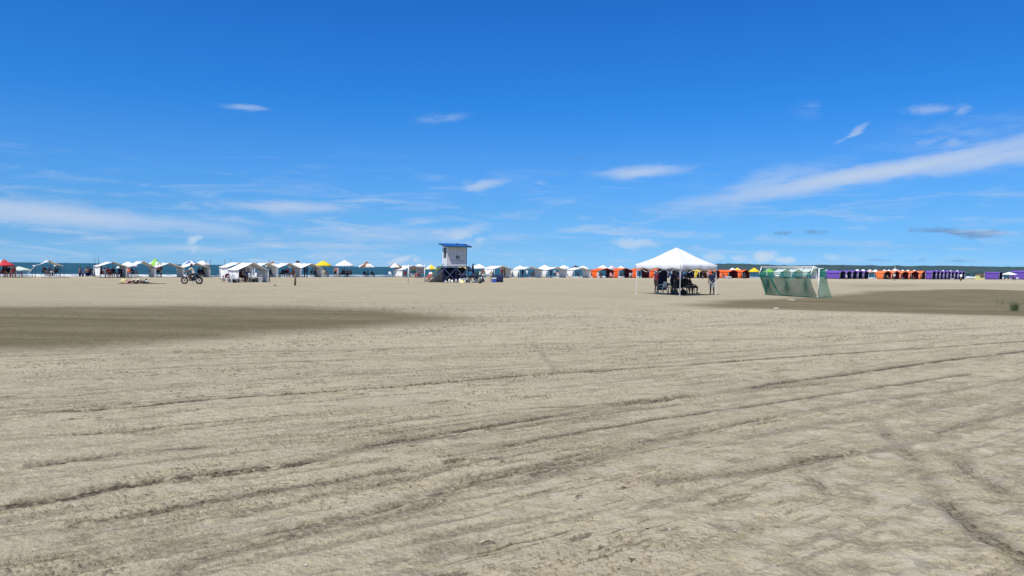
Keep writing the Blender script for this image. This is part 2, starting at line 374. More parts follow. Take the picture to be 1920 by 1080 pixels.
def ground_fields(X, Y):
    d = np.hypot(X, Y)
    p = X * .819 + Y * .574; q = -X * .574 + Y * .819
    near = d < 42
    H = np.zeros(X.shape); T = np.zeros(X.shape); D = np.zeros(X.shape); LG = np.zeros(X.shape)
    H += (fbm(p * .05, q * .22, 4, 3) - .5) * .10 * sstep(d, 6, 30)
    xs, ys = X[near], Y[near]; pn, qn = p[near], q[near]; dn = d[near]
    wx = (fbm(xs * 2.2, ys * 2.2, 3, 9) - .5) * .16; wy = (fbm(xs * 2.2, ys * 2.2, 3, 31) - .5) * .16
    jx = (fbm(xs * 9, ys * 9, 3, 19) - .5) * .03
    rough = fbm(pn * 1.6, qn * 7, 4, 51); clump = fbm(xs * 14, ys * 14, 3, 77); brk = fbm(pn * .8, qn * 2.2, 4, 63)
    h = (fbm(xs * 1.5, ys * 1.5, 3, 5) - .5) * .012 + (fbm(pn * 1.1, qn * 5, 4, 6) - .5) * .010 + (fbm(xs * 9, ys * 11, 4, 8) - .5) * .020
    soft = sstep(xs * .7 - ys * .25 + (fbm(xs * .4, ys * .4, 3, 88) - .5) * 3, -2.0, 2.5) * sstep(dn, 22, 8)
    foot = fbm(xs * 3.2, ys * 3.6, 2, 15); h += soft * (sstep(foot, .62, .35) * -.013 + .01)
    t = np.zeros(xs.shape)
    for pts, w, dep, dark in TR:
        g = [tuple(G(a, b)[:2]) for a, b in pts]; ga = np.array(g)
        bb = (xs > ga[:, 0].min() - .8) & (xs < ga[:, 0].max() + .8) & (ys > ga[:, 1].min() - .8) & (ys < ga[:, 1].max() + .8)
        ii = np.nonzero(bb)[0]
        if not len(ii): continue
        r = segdist(xs[ii] + wx[ii] * .30 + jx[ii], ys[ii] + wy[ii] * .30 + jx[ii], g); k_ = r < w * 5; ii = ii[k_]; r = r[k_]; rr = r / w
        bk = sstep(brk[ii], .30, .52); cl = clump[ii]; core = np.exp(-((r - w * .45) / np.maximum(.016, w * .22)) ** 2)
        h[ii] += .7 * dep * (-np.exp(-rr ** 2) * (0.5 + .8 * cl) + .7 * np.exp(-((rr - 1.8) / .7) ** 2) * (.2 + 1.6 * cl)) * (.3 + .7 * bk)
        band = np.exp(-(rr / 1.5) ** 2) * (.5 + .5 * bk) * .92 * sstep(rough[ii] + cl * .8, .42, .80); lin = core * (.25 + .75 * bk) * sstep(cl, .22, .45) * 1.25  # lin paints a thin ridge shadow into the track colour
        t[ii] = np.maximum(t[ii], min(1, dark * 1.02) * np.maximum(band, lin))
    strk = fbm(pn * .9, qn * 15, 3, 41) * .55 + fbm(pn * .35, qn * 2.0, 3, 43) * .45
    s2 = sstep(strk, .58, .70) * .42; h -= s2 * .018; t = np.maximum(t, s2)
    crumb = sstep(fbm(xs * 34, ys * 42, 3, 120), .62, .72) * sstep(fbm(pn * .9, qn * 3.2, 4, 130), .5, .66); h += crumb * .012; t = np.maximum(t, crumb * .55 * (1 - soft * .4))
    rip = fbm(pn * 2.2 + wx, qn * 11 + wy, 3, 140); h += (rip - .5) * .012; t = np.maximum(t, sstep(rip, .66, .78) * .4); dash = sstep(fbm(pn * 3.0, qn * 26, 3, 170), .66, .74) * sstep(fbm(pn * .5, qn * 1.4, 3, 171), .46, .62) * (1 - .6 * soft); h -= dash * .012; t = np.maximum(t, dash * .85)
    scuf = sstep(fbm(xs * 4.5, ys * 6.5, 3, 150), .60, .74) * soft; h -= scuf * .014; t = np.maximum(t, scuf * .45)
    Lt = np.zeros(xs.shape); blot = fbm(xs * 5.5 + wx * 3, ys * 7.5 + wy * 3, 4, 160); Lt = sstep(blot, .56, .74) * (.40 + .6 * soft); dk = sstep(blot, .45, .30) * (.25 + .6 * soft); t = np.maximum(t, dk * .42)
    LG[near] = Lt * sstep(dn, 42, 26); h += (blot - .5) * .010 * (.4 + soft)
    H[near] += h * sstep(dn, 45, 20); T[near] = t * sstep(dn, 42, 26)
    mid = d < 260; xm, ym = X[mid], Y[mid]
    dm = np.zeros(xm.shape)
    for poly, st, soft_ in DAMP:
        ww = np.clip(np.hypot(xm, ym) * .012, .1, 2) ; ax = (fbm(xm * .12, ym * .25, 5, 71) - .5) * 5; ay = (fbm(xm * .12, ym * .25, 5, 91) - .5) * 3.2
        a, b = xm + ax, ym + ay
        r = segdist(a, b, poly + poly[:1]); ins = poly_in(a, b, poly)
        sd = np.where(ins, r, -r); dm = np.maximum(dm, st * sstep(sd, -soft_ * .7, soft_ * 1.6))
    D[mid] = dm * (1 - .45 * fbm(xm * .5 + ym * .2, ym * 2.2, 4, 95) * sstep(dm, 1.02, .3)) * (.80 + .4 * fbm(xm * .15, ym * 1.1, 4, 97))
    H -= D * .02
    sh = (Y - SH0 - SHK * X) / SN
    berm = sstep(sh, -9, 1)
    H = H * (1 - berm) - sstep(sh, -2.0, 9) * .9
    H = np.where(sh > 9, H - np.clip((sh - 9) * .08, 0, 6), H)
    return H, T, D, LG
NR, NA = 1150, 1500
inv = np.linspace(1 / 2.6, 1 / 62, 1000); rad = np.concatenate([[.02, .5, 1, 1.5, 2, 2.3], 1 / inv, np.geomspace(64, 420, 150), [600, 1000, 2500, 8000, 30000]])
azs = np.concatenate([np.linspace(-180, -47, 60), np.linspace(-45, 45, NA), np.linspace(47, 180, 60)]) * math.pi / 180
RR, AA = np.meshgrid(rad, azs, indexing='ij')
GX, GY = RR * np.sin(AA), RR * np.cos(AA)
GH, GT, GD, GL = ground_fields(GX, GY)

sm = bpy.data.materials.new('beach_sand'); sm.use_nodes = True; t = sm.node_tree; B = t.nodes['Principled BSDF']
geo = nd(t, 'ShaderNodeNewGeometry'); P = geo.outputs['Position']
aT = nd(t, 'ShaderNodeAttribute', attribute_name='track').outputs['Fac']; aD = nd(t, 'ShaderNodeAttribute', attribute_name='damp').outputs['Fac']
nA = noise(t, P, .35, 6, .6, (R(-35), (.5, 2.2, 1))); nB = noise(t, P, 2.6, 6, .6, (R(-35), (.6, 1.5, 1))); nC = noise(t, P, 28, 4, .65); nD = noise(t, P, 160, 3, .6)
nE = noise(t, P, .045, 5, .6, (R(-30), (.5, 2.5, 1)))
c = mixc(t, mapr(t, nA, .33, .68), SAND1, SAND2)
c = mixc(t, mapr(t, nB, .47, .68, 0, .7), c, SAND3)
c = mixc(t, mapr(t, nB, .44, .30, 0, .55), c, (.47, .405, .29))
c = mixc(t, mapr(t, nE, .45, .70, 0, .45), c, SAND4)
c = mixc(t, mapr(t, nC, .53, .66, 0, .48), c, (.15, .122, .08))
c = mixc(t, mapr(t, nC, .46, .35, 0, .5), c, (.62, .55, .40))
c = mixc(t, mapr(t, noise(t, P, 17, 5, .7, (R(-35), (.55, 1.5, 1))), .56, .70, 0, .5), c, (.17, .14, .095))
c = mixc(t, mapr(t, noise(t, P, 13, 5, .7, (R(-38), (.6, 1.5, 1))), .56, .72, 0, .5), c, (.60, .54, .42))
c = mixc(t, mapr(t, noise(t, P, 70, 3, .7), .57, .72, 0, .35), c, (.13, .105, .07))
c = mixc(t, mapr(t, noise(t, P, 45, 3, .7, (R(-35), (.5, 1.6, 1))), .60, .75, 0, .6), c, (.52, .47, .37))
c = mixc(t, mapr(t, nD, .35, .7, .0, .35), c, (.42, .38, .30))
c = mixc(t, mapr(t, noise(t, P, 1.1, 5, .65, (R(-30), (.7, 1.5, 1))), .55, .74, 0, .28), c, (.44, .39, .21))
c = mixc(t, math_(t, 'MULTIPLY', nd(t, 'ShaderNodeAttribute', attribute_name='pale').outputs['Fac'], mapr(t, nC, .3, .6, .35, .8)), c, (.56, .50, .38))
c = mixc(t, math_(t, 'MULTIPLY', aT, mapr(t, nC, .3, .6, .6, 1.05), clamp=True), c, (.066, .050, .031))
c = mixc(t, math_(t, 'MULTIPLY', aD, mapr(t, nA, .2, .8, .78, 1.0), clamp=True), c, DAMPC)
vo = nd(t, 'ShaderNodeTexVoronoi'); vo.inputs['Scale'].default_value = 16; t.links.new(P, vo.inputs['Vector'])
sp = nd(t, 'ShaderNodeSeparateColor'); t.links.new(vo.outputs['Color'], sp.inputs[0])
shell = math_(t, 'MULTIPLY', mapr(t, vo.outputs['Distance'], .17, .10), math_(t, 'GREATER_THAN', math_(t, 'ADD', sp.outputs[0], mapr(t, nB, .45, .7, 0, .05)), .978))
c = mixc(t, shell, c, (.62, .58, .50))
vo2 = nd(t, 'ShaderNodeTexVoronoi'); vo2.inputs['Scale'].default_value = 5; t.links.new(P, vo2.inputs['Vector'])
sp2 = nd(t, 'ShaderNodeSeparateColor'); t.links.new(vo2.outputs['Color'], sp2.inputs[0])
peb = math_(t, 'MULTIPLY', mapr(t, vo2.outputs['Distance'], .10, .06), math_(t, 'GREATER_THAN', sp2.outputs[1], .965))
c = mixc(t, peb, c, (.05, .04, .03))
t.links.new(c, B.inputs['Base Color']); B.inputs['Roughness'].default_value = .9; B.inputs['Specular IOR Level'].default_value = .25
bp = nd(t, 'ShaderNodeBump'); bp.inputs['Strength'].default_value = 1.0; bp.inputs['Distance'].default_value = .026
hh = math_(t, 'ADD', math_(t, 'MULTIPLY', nC, 1.0), math_(t, 'ADD', math_(t, 'MULTIPLY', nD, .4), math_(t, 'MULTIPLY', noise(t, P, 9, 4, .6), 1.6)))
t.links.new(hh, bp.inputs['Height']); t.links.new(bp.outputs[0], B.inputs['Normal'])
tag(pgrid('sand', GX, GY, GH, {'track': GT, 'damp': GD, 'pale': GL}, sm), kind='structure')

# ------------------------------------------------------------------ sea
ss = np.concatenate([[-30000, -8000, -2500, -900, -500], np.arange(-260, 520, .9), [700, 1100, 2500, 8000, 30000]])
tt = np.concatenate([np.arange(-2.5, 34, .22), np.geomspace(34.3, 400, 150), [600, 1000, 2000, 5000, 12000, 30000]])
TT, SS = np.meshgrid(tt, ss, indexing='ij')
SX, SY = SS * U.x + TT * V.x, SH0 + SS * U.y + TT * V.y
wob = (fbm(SS * .035, TT * .05, 3, 200) - .5) * 7
def crest(c, w, a, sd):
    k = sstep(vnoise(SS * .045 + sd, SS * 0, sd), .15, .6)
    return a * k * np.exp(-((TT + wob * (.35 + .03 * c) - c) / w) ** 2)
wv_ = [(2.2, 1.0, .16, 301), (6.5, 1.1, .34, 302), (12, 1.2, .42, 303), (19, 1.4, .40, 304), (28, 1.8, .34, 305)]
SHt = sum(crest(*w) for w in wv_); foam = np.zeros(SS.shape)
for cc_, w_, a_, sd in wv_[:3]:
    cr = crest(cc_ - .3, w_ * 1.5, 1, sd); foam = np.maximum(foam, sstep(cr + (fbm(SS * .5, TT * .9, 4, sd + 5) - .5) * .6, .35, .8) * (1 if cc_ < 8 else .5))
foam = np.maximum(foam, sstep(-TT - wob * .2 + 1.8, 0, 1.2) * sstep(fbm(SS * .4, TT * 1.2, 4, 401), .3, .5))
chop = (fbm(SS * .35, TT * .5, 4, 402) - .5) * .30
SHt = SHt + chop * sstep(TT, 3, 12) * sstep(TT, 500, 150) - .20 + .06 * foam
wm = bpy.data.materials.new('sea_water'); wm.use_nodes = True; t = wm.node_tree; B = t.nodes['Principled BSDF']
geo = nd(t, 'ShaderNodeNewGeometry'); P = geo.outputs['Position']
aF = nd(t, 'ShaderNodeAttribute', attribute_name='foam').outputs['Fac']
ns = noise(t, P, .02, 5, .6, (R(-39), (.4, 2, 1)))
c = mixc(t, mapr(t, ns, .35, .65), SEA1, SEA2)
c = mixc(t, mapr(t, noise(t, P, .35, 5, .65, (R(-39), (.35, 1.6, 1))), .60, .74, 0, .35), c, (.12, .24, .27))
c = mixc(t, math_(t, 'MULTIPLY', aF, mapr(t, noise(t, P, .5, 5, .65, (R(-39), (.5, 1.6, 1))), .35, .6, .35, 1.0)), c, (.68, .71, .72))
t.links.new(c, B.inputs['Base Color']); B.inputs['Roughness'].default_value = .55; B.inputs['Specular IOR Level'].default_value = .12; B.inputs['IOR'].default_value = 1.33
bp = nd(t, 'ShaderNodeBump'); bp.inputs['Strength'].default_value = .8; bp.inputs['Distance'].default_value = .3
t.links.new(noise(t, P, .8, 6, .65, (R(-39), (.4, 1.3, 1))), bp.inputs['Height']); t.links.new(bp.outputs[0], B.inputs['Normal'])
tag(pgrid('sea', SX, SY, SHt, {'foam': foam}, wm), kind='structure')

# ------------------------------------------------------------------ far wooded headland
prof = [(1338,507),(1346,503),(1352,499.6),(1364,498),(1376,496.2),(1400,495.2),(1430,496),(1470,497.4),(1520,499),(1560,499),(1600,498.2),(1630,497.8),(1680,499.2),(1740,500),(1800,500.6),(1840,500),(1870,501),(1920,501.6),(2100,504),(2400,507)]
FD = 1300.0; hx = []; hz = []
for a, b in prof:
    d = ray(a, b); k = FD / d.y; hx.append(EYE.x + d.x * k); hz.append(EYE.z + d.z * k)
xs = np.arange(hx[0], hx[-1], 2.6); top = np.interp(xs, hx, hz)
rows = []; deps = [0, .5, 3, 8, 16, 28, 45, 70, 100, 140, 190]; fr = [0, .22, .45, .60, .72, .82, .9, .96, 1, 1, .9]
for k, (dd, f) in enumerate(zip(deps, fr)):
    n = fbm(xs * .09 + k * 3.3, xs * 0 + k * 1.7, 4, 500) - .5; n2 = vnoise(xs * .21, xs * 0 + k * 2.3, 520) - .5
    z = top * f * (FD + dd) / FD + (n * 4.2 + n2 * 2.6) * min(1, k / 2) - (1.2 if k == 0 else 0)
    rows.append(np.stack([xs + n * 2, np.full(xs.shape, FD + dd) + n2 * 3 * (k > 0), np.maximum(z, -1.2 if k == 0 else .5)], -1))
rows = np.array(rows)
fm = bpy.data.materials.new('hazed_mangrove_foliage'); fm.use_nodes = True; t = fm.node_tree; B = t.nodes['Principled BSDF']
P = nd(t, 'ShaderNodeNewGeometry').outputs['Position']
c = mixc(t, mapr(t, noise(t, P, .22, 5, .7), .35, .65), (.030, .058, .066), (.058, .098, .098))  # bluish tones put the distance haze into the foliage colour
c = mixc(t, mapr(t, noise(t, P, .03, 3, .6), .5, .7, 0, .5), c, (.04, .085, .10))
t.links.new(c, B.inputs['Base Color']); B.inputs['Roughness'].default_value = .9; B.inputs['Specular IOR Level'].default_value = .1
fo = pgrid('forest', rows[..., 0], rows[..., 1], rows[..., 2], {}, fm)
fo.data.polygons.foreach_set('use_smooth', np.zeros(len(fo.data.polygons), bool))
tag(fo, 'dark green mangrove wood along the far headland beyond the beach', 'woodland', kind='stuff')

# ------------------------------------------------------------------ tents
YAW = math.atan2(U.y, U.x)
INNER_SHADE = {'orange': 'maroon', 'lightorange': 'maroon', 'purple': 'navy', 'yellow': 'brown'}  # darker cloth colours that paint the inside shade of the coloured tents
def make_tent(P0, w, d, he, hr, col, label, group, box=True, posts=True, mid=None, inner=True, roofcol=None, right=True, left=True):
    """gable tent: local x along the front, y to the back"""
    t = empty('beach_tent', (P0.x, P0.y, 0), YAW, label, 'tent', group)
    F = fab(col); ov = .12; n = 7
    sag = lambda a, b: -.05 * math.sin(math.pi * a) - .03 * math.sin(math.pi * b)
    for sgn in (0, 1):
        g = []
        for i in range(n):
            b = i / (n - 1); y = -ov + b * (d + 2 * ov); row = []
            for j in range(5):
                a = j / 4; x = (-.10 if sgn == 0 else w + .10) * (1 - a) + w / 2 * a
                z = (he - .07) * (1 - a) + hr * a + sag(a, b) * (1 if 0 < i < n - 1 else .35) - (.06 * math.sin(math.pi * b) if a == 1 else 0)
                row.append((x, y, z + (0.014 if a == 1 else 0)))
            g.append(row)
        (MB().sheet(g, .02)).build('roof_panel', fab(roofcol or col), t, True)
        if col in INNER_SHADE and sgn == 1: MB().sheet([[(x - .01, y, z - .03) for x, y, z in r_] for r_ in g], .01).build('roof_inner_shade', fab(INNER_SHADE[col]), t, True)
    for sgn in (0, 1):
        if (sgn == 0 and not left) or (sgn == 1 and not right): continue
        g = []; x0 = 0.03 if sgn == 0 else w - .03; cut = 0 if (box or sgn == 1) else .24
        for i in range(9):
            b = i / 8; row = []
            for j in range(6):
                a = j / 5
                y = d * (.03 + (.05 if cut and 'orange' in col else cut) * a) * (1 - b) + d * (.97 - cut * a) * b
                row.append((x0 + (.03 * math.sin(b * 11 + a * 4) + .02 * random.random()) - (0 if (box or sgn == 1) else (.12 * math.sin(a * 3.1)) * (1 if sgn == 0 else -1)), y, (he - .02) * (1 - a) + .02 * a))
            g.append(row)
        MB().sheet(g, .018).build('side_wall', F, t, True)
        if col in INNER_SHADE and sgn == 1:
            MB().sheet([[(x - .03, y, z) for x, y, z in r_] for r_ in g], .01).build('wall_inner_shade', fab(INNER_SHADE[col]), t, True)
    if posts:
        for (x, y) in ((0.0, -.03), (w, -.03), (0, d + .03), (w, d + .03)):
            MB().tube((x, y, 0), (x, y, he), .03, .028).build('pole', M_WPOLE, t, True)
    MB().tube((w / 2, -ov, hr - .07), (w / 2, d + ov, hr - .07), .022).build('ridge_pole', M_WPOLE, t, True)
    return t
def tent_px(xw, xl, xr, yb, ye, yr, col, label, group, P0=None, d=None, **k):
    P0 = G(xl, yb) if P0 is None else P0
    w = solve(P0, U, xr); dd = solve(P0, V, xw) if d is None else d
    dd = max(1.6, min(dd, 9)); m = P0 + U * w / 2
    he = ZAT(P0, ye); hr = ZAT(m, yr)
    make_tent(P0, w, dd, he, hr, col, label, group, **k)
    return P0, w, dd
GW = 'white gable tents along the waterline'; GO = 'orange gable tents in a row'; GP = 'purple gable tents in a row'
tent_px(179,187,238,520.8,498,490.5,'white','white gable tent with bright left wall, leftmost walled tent of the beach', GW, d=3.4)
tent_px(240,247,291,520,500,489.5,'white','white roofed tent just right of the small white parasols', GW, d=3.0, left=False)
tent_px(286,293,345,520,501,492.5,'white','wide white tent beside the green parasol, sea showing through', GW, d=3.2, left=False)
tent_px(338,344,394,520,501,493,'white','white tent behind the motorcycle rider with two white front poles', GW, d=3.0, left=False)
tent_px(419,427,474,526.5,500,491.5,'white','white tent half hidden behind the big long white tent', GW, d=2.6)
tent_px(428,447,503,529.5,505,492,'white','big long white tent nearest the camera on the left, wall bulging', GW)
tent_px(478,484,520,520,500,492.5,'white','greyish white tent right behind the thin dark pole', GW, d=3, left=False)
tent_px(515,521,564,520,502,493,'white','white tent with shaded inside just above the dark wooden post', GW, d=3, left=False)
tent_px(559,565,605,520,502,493.5,'white','white tent immediately left of the yellow parasol', GW, d=3, left=False)
tent_px(737,754,796,520,505,497.5,'white','white tent standing behind the white framed banner', GW, right=False)
tent_px(907,927,958,521,503,498,'white','white tent with slanting flap beside the tower, navy table before it', GW, box=False)
row0, w0, d0 = tent_px(960,974,1017,520.8,504.5,499.8,'white','white tent with tapered left flap, first of three right of the tower', GW, box=False)
RJ = random.Random(12)
def row(P0, items, d, yes, label, group, col, box, names, d_first=None):
    for i, (xl, xr) in enumerate(items):
        s = solve(P0, U, xl); Q = P0 + U * s; w = solve(Q, U, xr)
        he, hr = yes; jt = RJ.uniform(.955, 1.045); he *= jt; hr *= jt * RJ.uniform(.98, 1.02)
        make_tent(Q, max(w, 1.2), d_first if (i == 0 and d_first) else d, he, hr, col, label.format(names[i]), group, box=box)
HE, HR = ZAT(row0, 504.5), ZAT(row0 + U * w0 / 2, 499.8)
row(row0, [(1027,1063),(1076,1106)], d0, (HE, HR), 'white tent with tapered flap, {} in line', GW, 'white', False, ['middle one of three right of the tower', 'the one touching the orange row'])
# orange row, then navy and yellow ones behind the canopy, then orange again
P = G(1122, 521.2); dO = solve(P, V, 1107); HE, HR = ZAT(P, 506), ZAT(P + U * 2.5, 501.8)
nm = ['{} of the orange row'.format(k) for k in ('leftmost tent', 'second tent', 'third tent, left of white canopy,', 'fourth tent, seen past the canopy leg,')]
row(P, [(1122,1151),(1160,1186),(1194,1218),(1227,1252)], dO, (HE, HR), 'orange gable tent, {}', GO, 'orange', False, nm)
row(P, [(1259,1276),(1281,1302)], dO, (HE, HR), 'dark navy gable tent seen through the white canopy, {}', 'navy tents behind the white canopy', 'navy', False, ['left one of two', 'right one of two'])
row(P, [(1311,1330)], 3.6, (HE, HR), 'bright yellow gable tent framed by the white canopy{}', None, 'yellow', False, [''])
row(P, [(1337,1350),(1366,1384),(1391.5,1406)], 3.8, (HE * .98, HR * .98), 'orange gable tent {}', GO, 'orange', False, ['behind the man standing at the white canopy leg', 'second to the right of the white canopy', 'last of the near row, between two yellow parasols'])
P = G(1464, 522.6); dW = solve(P, V, 1447); HE, HR = ZAT(P, 509), ZAT(P + U * 2.2, 504)
row(P, [(1464,1483),(1487,1506),(1515,1532)], dW * .8, (HE, HR), 'white gable tent seen through the green goal net, {}', 'white tents behind the goal', 'white', False, ['leftmost of three', 'middle of three', 'rightmost of three'])
P = G(1574.5, 523); dP = solve(P, V, 1545); HE, HR = ZAT(P, 510.5), ZAT(P + U * 1.5, 506.6)
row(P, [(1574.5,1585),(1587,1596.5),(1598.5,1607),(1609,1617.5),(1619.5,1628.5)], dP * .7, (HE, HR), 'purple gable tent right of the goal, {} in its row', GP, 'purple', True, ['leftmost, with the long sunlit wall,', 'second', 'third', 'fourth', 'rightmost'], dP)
P = G(1657, 523.6); dO2 = solve(P, V, 1640); HE, HR = ZAT(P, 511.2), ZAT(P + U * 2, 507.4)
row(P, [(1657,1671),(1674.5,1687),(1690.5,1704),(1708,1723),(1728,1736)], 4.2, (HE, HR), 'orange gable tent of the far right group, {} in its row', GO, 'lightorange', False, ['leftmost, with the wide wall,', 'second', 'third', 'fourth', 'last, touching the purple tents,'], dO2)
P = G(1747.5, 524); dP2 = solve(P, V, 1735); HE, HR = ZAT(P, 510.6), ZAT(P + U * 1.5, 507.2)
xs8 = [(1747.5,1754.5),(1756,1761.5),(1763,1768),(1770,1775),(1777,1782),(1783.5,1788.5),(1790,1795),(1797,1802),(1803.5,1808.5)]
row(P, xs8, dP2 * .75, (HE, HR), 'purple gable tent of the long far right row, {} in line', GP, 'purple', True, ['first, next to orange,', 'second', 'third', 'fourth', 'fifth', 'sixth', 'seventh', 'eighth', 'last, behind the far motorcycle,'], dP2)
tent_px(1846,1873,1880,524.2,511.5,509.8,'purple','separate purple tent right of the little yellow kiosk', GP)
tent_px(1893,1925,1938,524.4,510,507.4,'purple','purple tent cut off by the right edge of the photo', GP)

# open gable canopies at far left (roof on poles, no walls)
def open_canopy(xl, xr, yb, ye, yr, label, depth=2.6, guy=True):
    P0 = G(xl, yb); w = solve(P0, U, xr); he = ZAT(P0, ye); hr = ZAT(P0 + U * w / 2, yr)
    t = empty('open_canopy', (P0.x, P0.y, 0), YAW, label, 'canopy', 'open canopies at the left edge')
    for sgn in (0, 1):
        g = []
        for i in range(6):
            b = i / 5; r_ = []
            for j in range(5):
                a = j / 4; x = (0 if sgn == 0 else w) * (1 - a) + w / 2 * a
                r_.append((x, depth * b, he * (1 - a) + hr * a - .12 * math.sin(math.pi * a) * (.5 + b) - .05 * math.sin(math.pi * b)))
            g.append(r_)
        MB().sheet(g, .02).build('roof_panel', fab('white'), t, True)
    for x, y in ((0, 0), (w, 0), (w / 2, 0), (0, depth), (w, depth)):
        MB().tube((x, y, 0), (x, y, (hr if x == w / 2 else he) - .02), .03).build('pole', M_DPOLE, t, True)
    if guy: MB().tube((0, 0, he), (-1.0, -.1, .02), .02).build('guy_strap', fab('white'), t)
    return t
open_canopy(66, 120, 520.3, 498, 488, 'open white canopy on thin poles with a slanting guy strap, left end of the beach')
open_canopy(-30, 41, 520, 505, 487.5, 'white canopy roof cut off by the left edge of the photo', guy=False)

# ------------------------------------------------------------------ parasols
def parasol(px, yb, ytop, yrim, hw, cols, label, group='parasols on the sand', vent=None, tilt=0.0, pole=M_DPOLE, cell=None):
    P0 = G(px, yb); zt, zr = ZAT(P0, ytop), ZAT(P0, yrim); r = hw / FPX * P0.y
    t = empty('parasol', (P0.x, P0.y, 0), random.uniform(0, .7), label, 'parasol', group)
    n = 32; vs = []; rings = [(.02, 0), (.25, .22), (.5, .46), (.75, .72), (1.0, 1.0)]
    up = []; 
    for rr, f in rings:
        for i in range(n):
            a = 2 * math.pi * i / n; rib = abs(math.sin(4 * a)); sc = 1 - .05 * rib * rr
            up.append((r * rr * sc * math.cos(a), r * rr * sc * math.sin(a), zt - (zt - zr) * f + .05 * rib * rr * r * .3))
    for i in range(n):
        x, y, z = up[4 * n + i]; up.append((x * 1.005, y * 1.005, z - .10 - .03 * abs(math.sin(4 * math.pi * 2 * i / n / 2))))
    nr = 6; m = MB(); dn = [(x * .985, y * .985, z - .02) for x, y, z in up]
    fs = []; mi = []
    for k in range(nr - 1):
        for i in range(n):
            a, b, c, d = k * n + i, k * n + (i + 1) % n, (k + 1) * n + (i + 1) % n, (k + 1) * n + i
            fs.append((a, d, c, b)); fs.append((nr * n + a, nr * n + b, nr * n + c, nr * n + d)); s_ = (((i + 2) * 8 // n) % 8) % len(cols); mi += [s_, s_]
    for i in range(n):
        a, b = (nr - 1) * n + i, (nr - 1) * n + (i + 1) % n; fs.append((a, nr * n + a, nr * n + b, b)); mi.append(0)
    fs.append(tuple(range(n))); mi.append(0)
    m.v = up + dn; m.f = fs; m.m = mi
    m.build('canopy', [fab(c) for c in cols], t)
    MB().tube((0, 0, -.15), (0, 0, zt + .04), .025).build('pole', pole, t, True)
    MB().lathe([(.02, 0), (.03, .04), (.012, .09)], (0, 0, zt), 8).build('finial', pole, t, True)
    if vent:
        MB().lathe([(r * .34, -.16 * r), (r * .2, 0), (r * .1, .1), (.02, .16)], (0, 0, zt - .02), 16).build('vent', fab(vent), t)
    rb = MB()
    for i in range(8):
        a = math.pi * (2 * i + .0) / 8
        m2 = MB().tube((.03 * math.cos(a), .03 * math.sin(a), zt - .06), (r * .97 * math.cos(a), r * .97 * math.sin(a), zr - .01), .012, None, 5)
        m2.build('rib', M_DPOLE, t)
    return t
parasol(8, 520, 488, 497, 17, ['red', 'red', 'pink'], 'red and pink parasol at the left edge of the photo', vent='red')
parasol(36, 520, 499.5, 506, 20, ['palegreen'], 'low greenish white parasol near the left edge')
parasol(228, 519.5, 497.5, 501, 9, ['white'], 'small low white parasol beside the leftmost walled tent')
parasol(240.5, 520, 490.5, 498.5, 16, ['white'], 'white parasol rising over the seated group at the left')
parasol(291, 519, 486.5, 497, 14, ['green', 'palegreen'], 'lime green parasol among the white tents', vent='green')
parasol(357, 519, 488, 496, 15, ['blue', 'white', 'white'], 'blue and white panelled parasol behind the motorcycle rider')
parasol(379, 518.5, 488.5, 496, 15, ['white', 'cream'], 'cream and white parasol over the tent behind the motorcycle')
parasol(511, 519, 492, 499, 13, ['cream', 'white', 'brown'], 'tan and brown patched parasol behind the greyish tent', vent='brown')
parasol(558, 519, 490, 500, 16, ['white'], 'white parasol with a black vent cap', vent='black')
parasol(606, 519.3, 488.5, 497.5, 16, ['yellow'], 'bright yellow parasol above the beach left of the white one')
parasol(646, 519.3, 488, 497.5, 17.5, ['white'], 'plain white parasol just right of the bright yellow one')
parasol(687.5, 519.3, 492, 500, 15.5, ['cream', 'white', 'brown'], 'cream and brown striped parasol standing alone by the water', vent='brown')
parasol(741, 519.5, 493, 500.5, 13, ['cream', 'brown', 'white'], 'tan striped parasol beside the tent with the banner')
parasol(786, 519, 495, 500.5, 12, ['white'], 'white parasol peeking over the banner')
parasol(808, 519, 496, 504, 12, ['yellow', 'paleyellow', 'palegreen'], 'yellow and pale green parasol behind the ramp rail')
parasol(868, 519.5, 497, 503.5, 13, ['paleyellow', 'yellow'], 'pale yellow parasol right behind the lifeguard tower')
parasol(898, 519.5, 495, 502.5, 14.5, ['white'], 'white parasol right of the lifeguard tower')
parasol(924, 519, 497, 501, 12, ['teal', 'darkgreen'], 'dark teal parasol behind the tent with the navy table')
parasol(975, 520, 498, 504, 13, ['white'], 'white parasol above the first tapered tent')
parasol(1021, 520, 496.5, 503.5, 13, ['white'], 'white parasol between first and second tapered tents')
parasol(1057, 520, 497, 503, 12, ['white'], 'white parasol between second and third tapered tents')
parasol(1079, 520, 497.8, 502.5, 9, ['black'], 'black parasol over the third tapered tent')
parasol(1093, 520, 498.3, 504, 12, ['white'], 'white parasol peaking behind the last white tent before the orange ones')
parasol(1130, 520.3, 497, 503.5, 12, ['white', 'cream'], 'white parasol over the leftmost orange tent')
parasol(1147, 520.3, 498, 503, 9, ['lilac', 'pink', 'white'], 'lilac and pink parasol between orange tents')
parasol(1164, 520.3, 498.5, 504, 10, ['white', 'palegreen'], 'white parasol over the second orange tent')
parasol(1207, 520.5, 501, 505, 9, ['white'], 'white parasol over the third orange tent')
parasol(1382, 521, 502, 508, 10, ['paleyellow', 'yellow'], 'pale yellow parasol between orange tents right of the canopy')
parasol(1413.5, 522, 502, 509, 10.5, ['yellow'], 'yellow parasol at the end of the orange row')
parasol(1373, 521, 502, 506, 6, ['white'], 'small white parasol peeking over the orange tents')
parasol(1442, 522, 503, 510, 12, ['green'], 'green parasol seen through the goal net')
parasol(1500, 521.8, 502, 507, 9, ['white'], 'white parasol seen through the goal net above the tents')
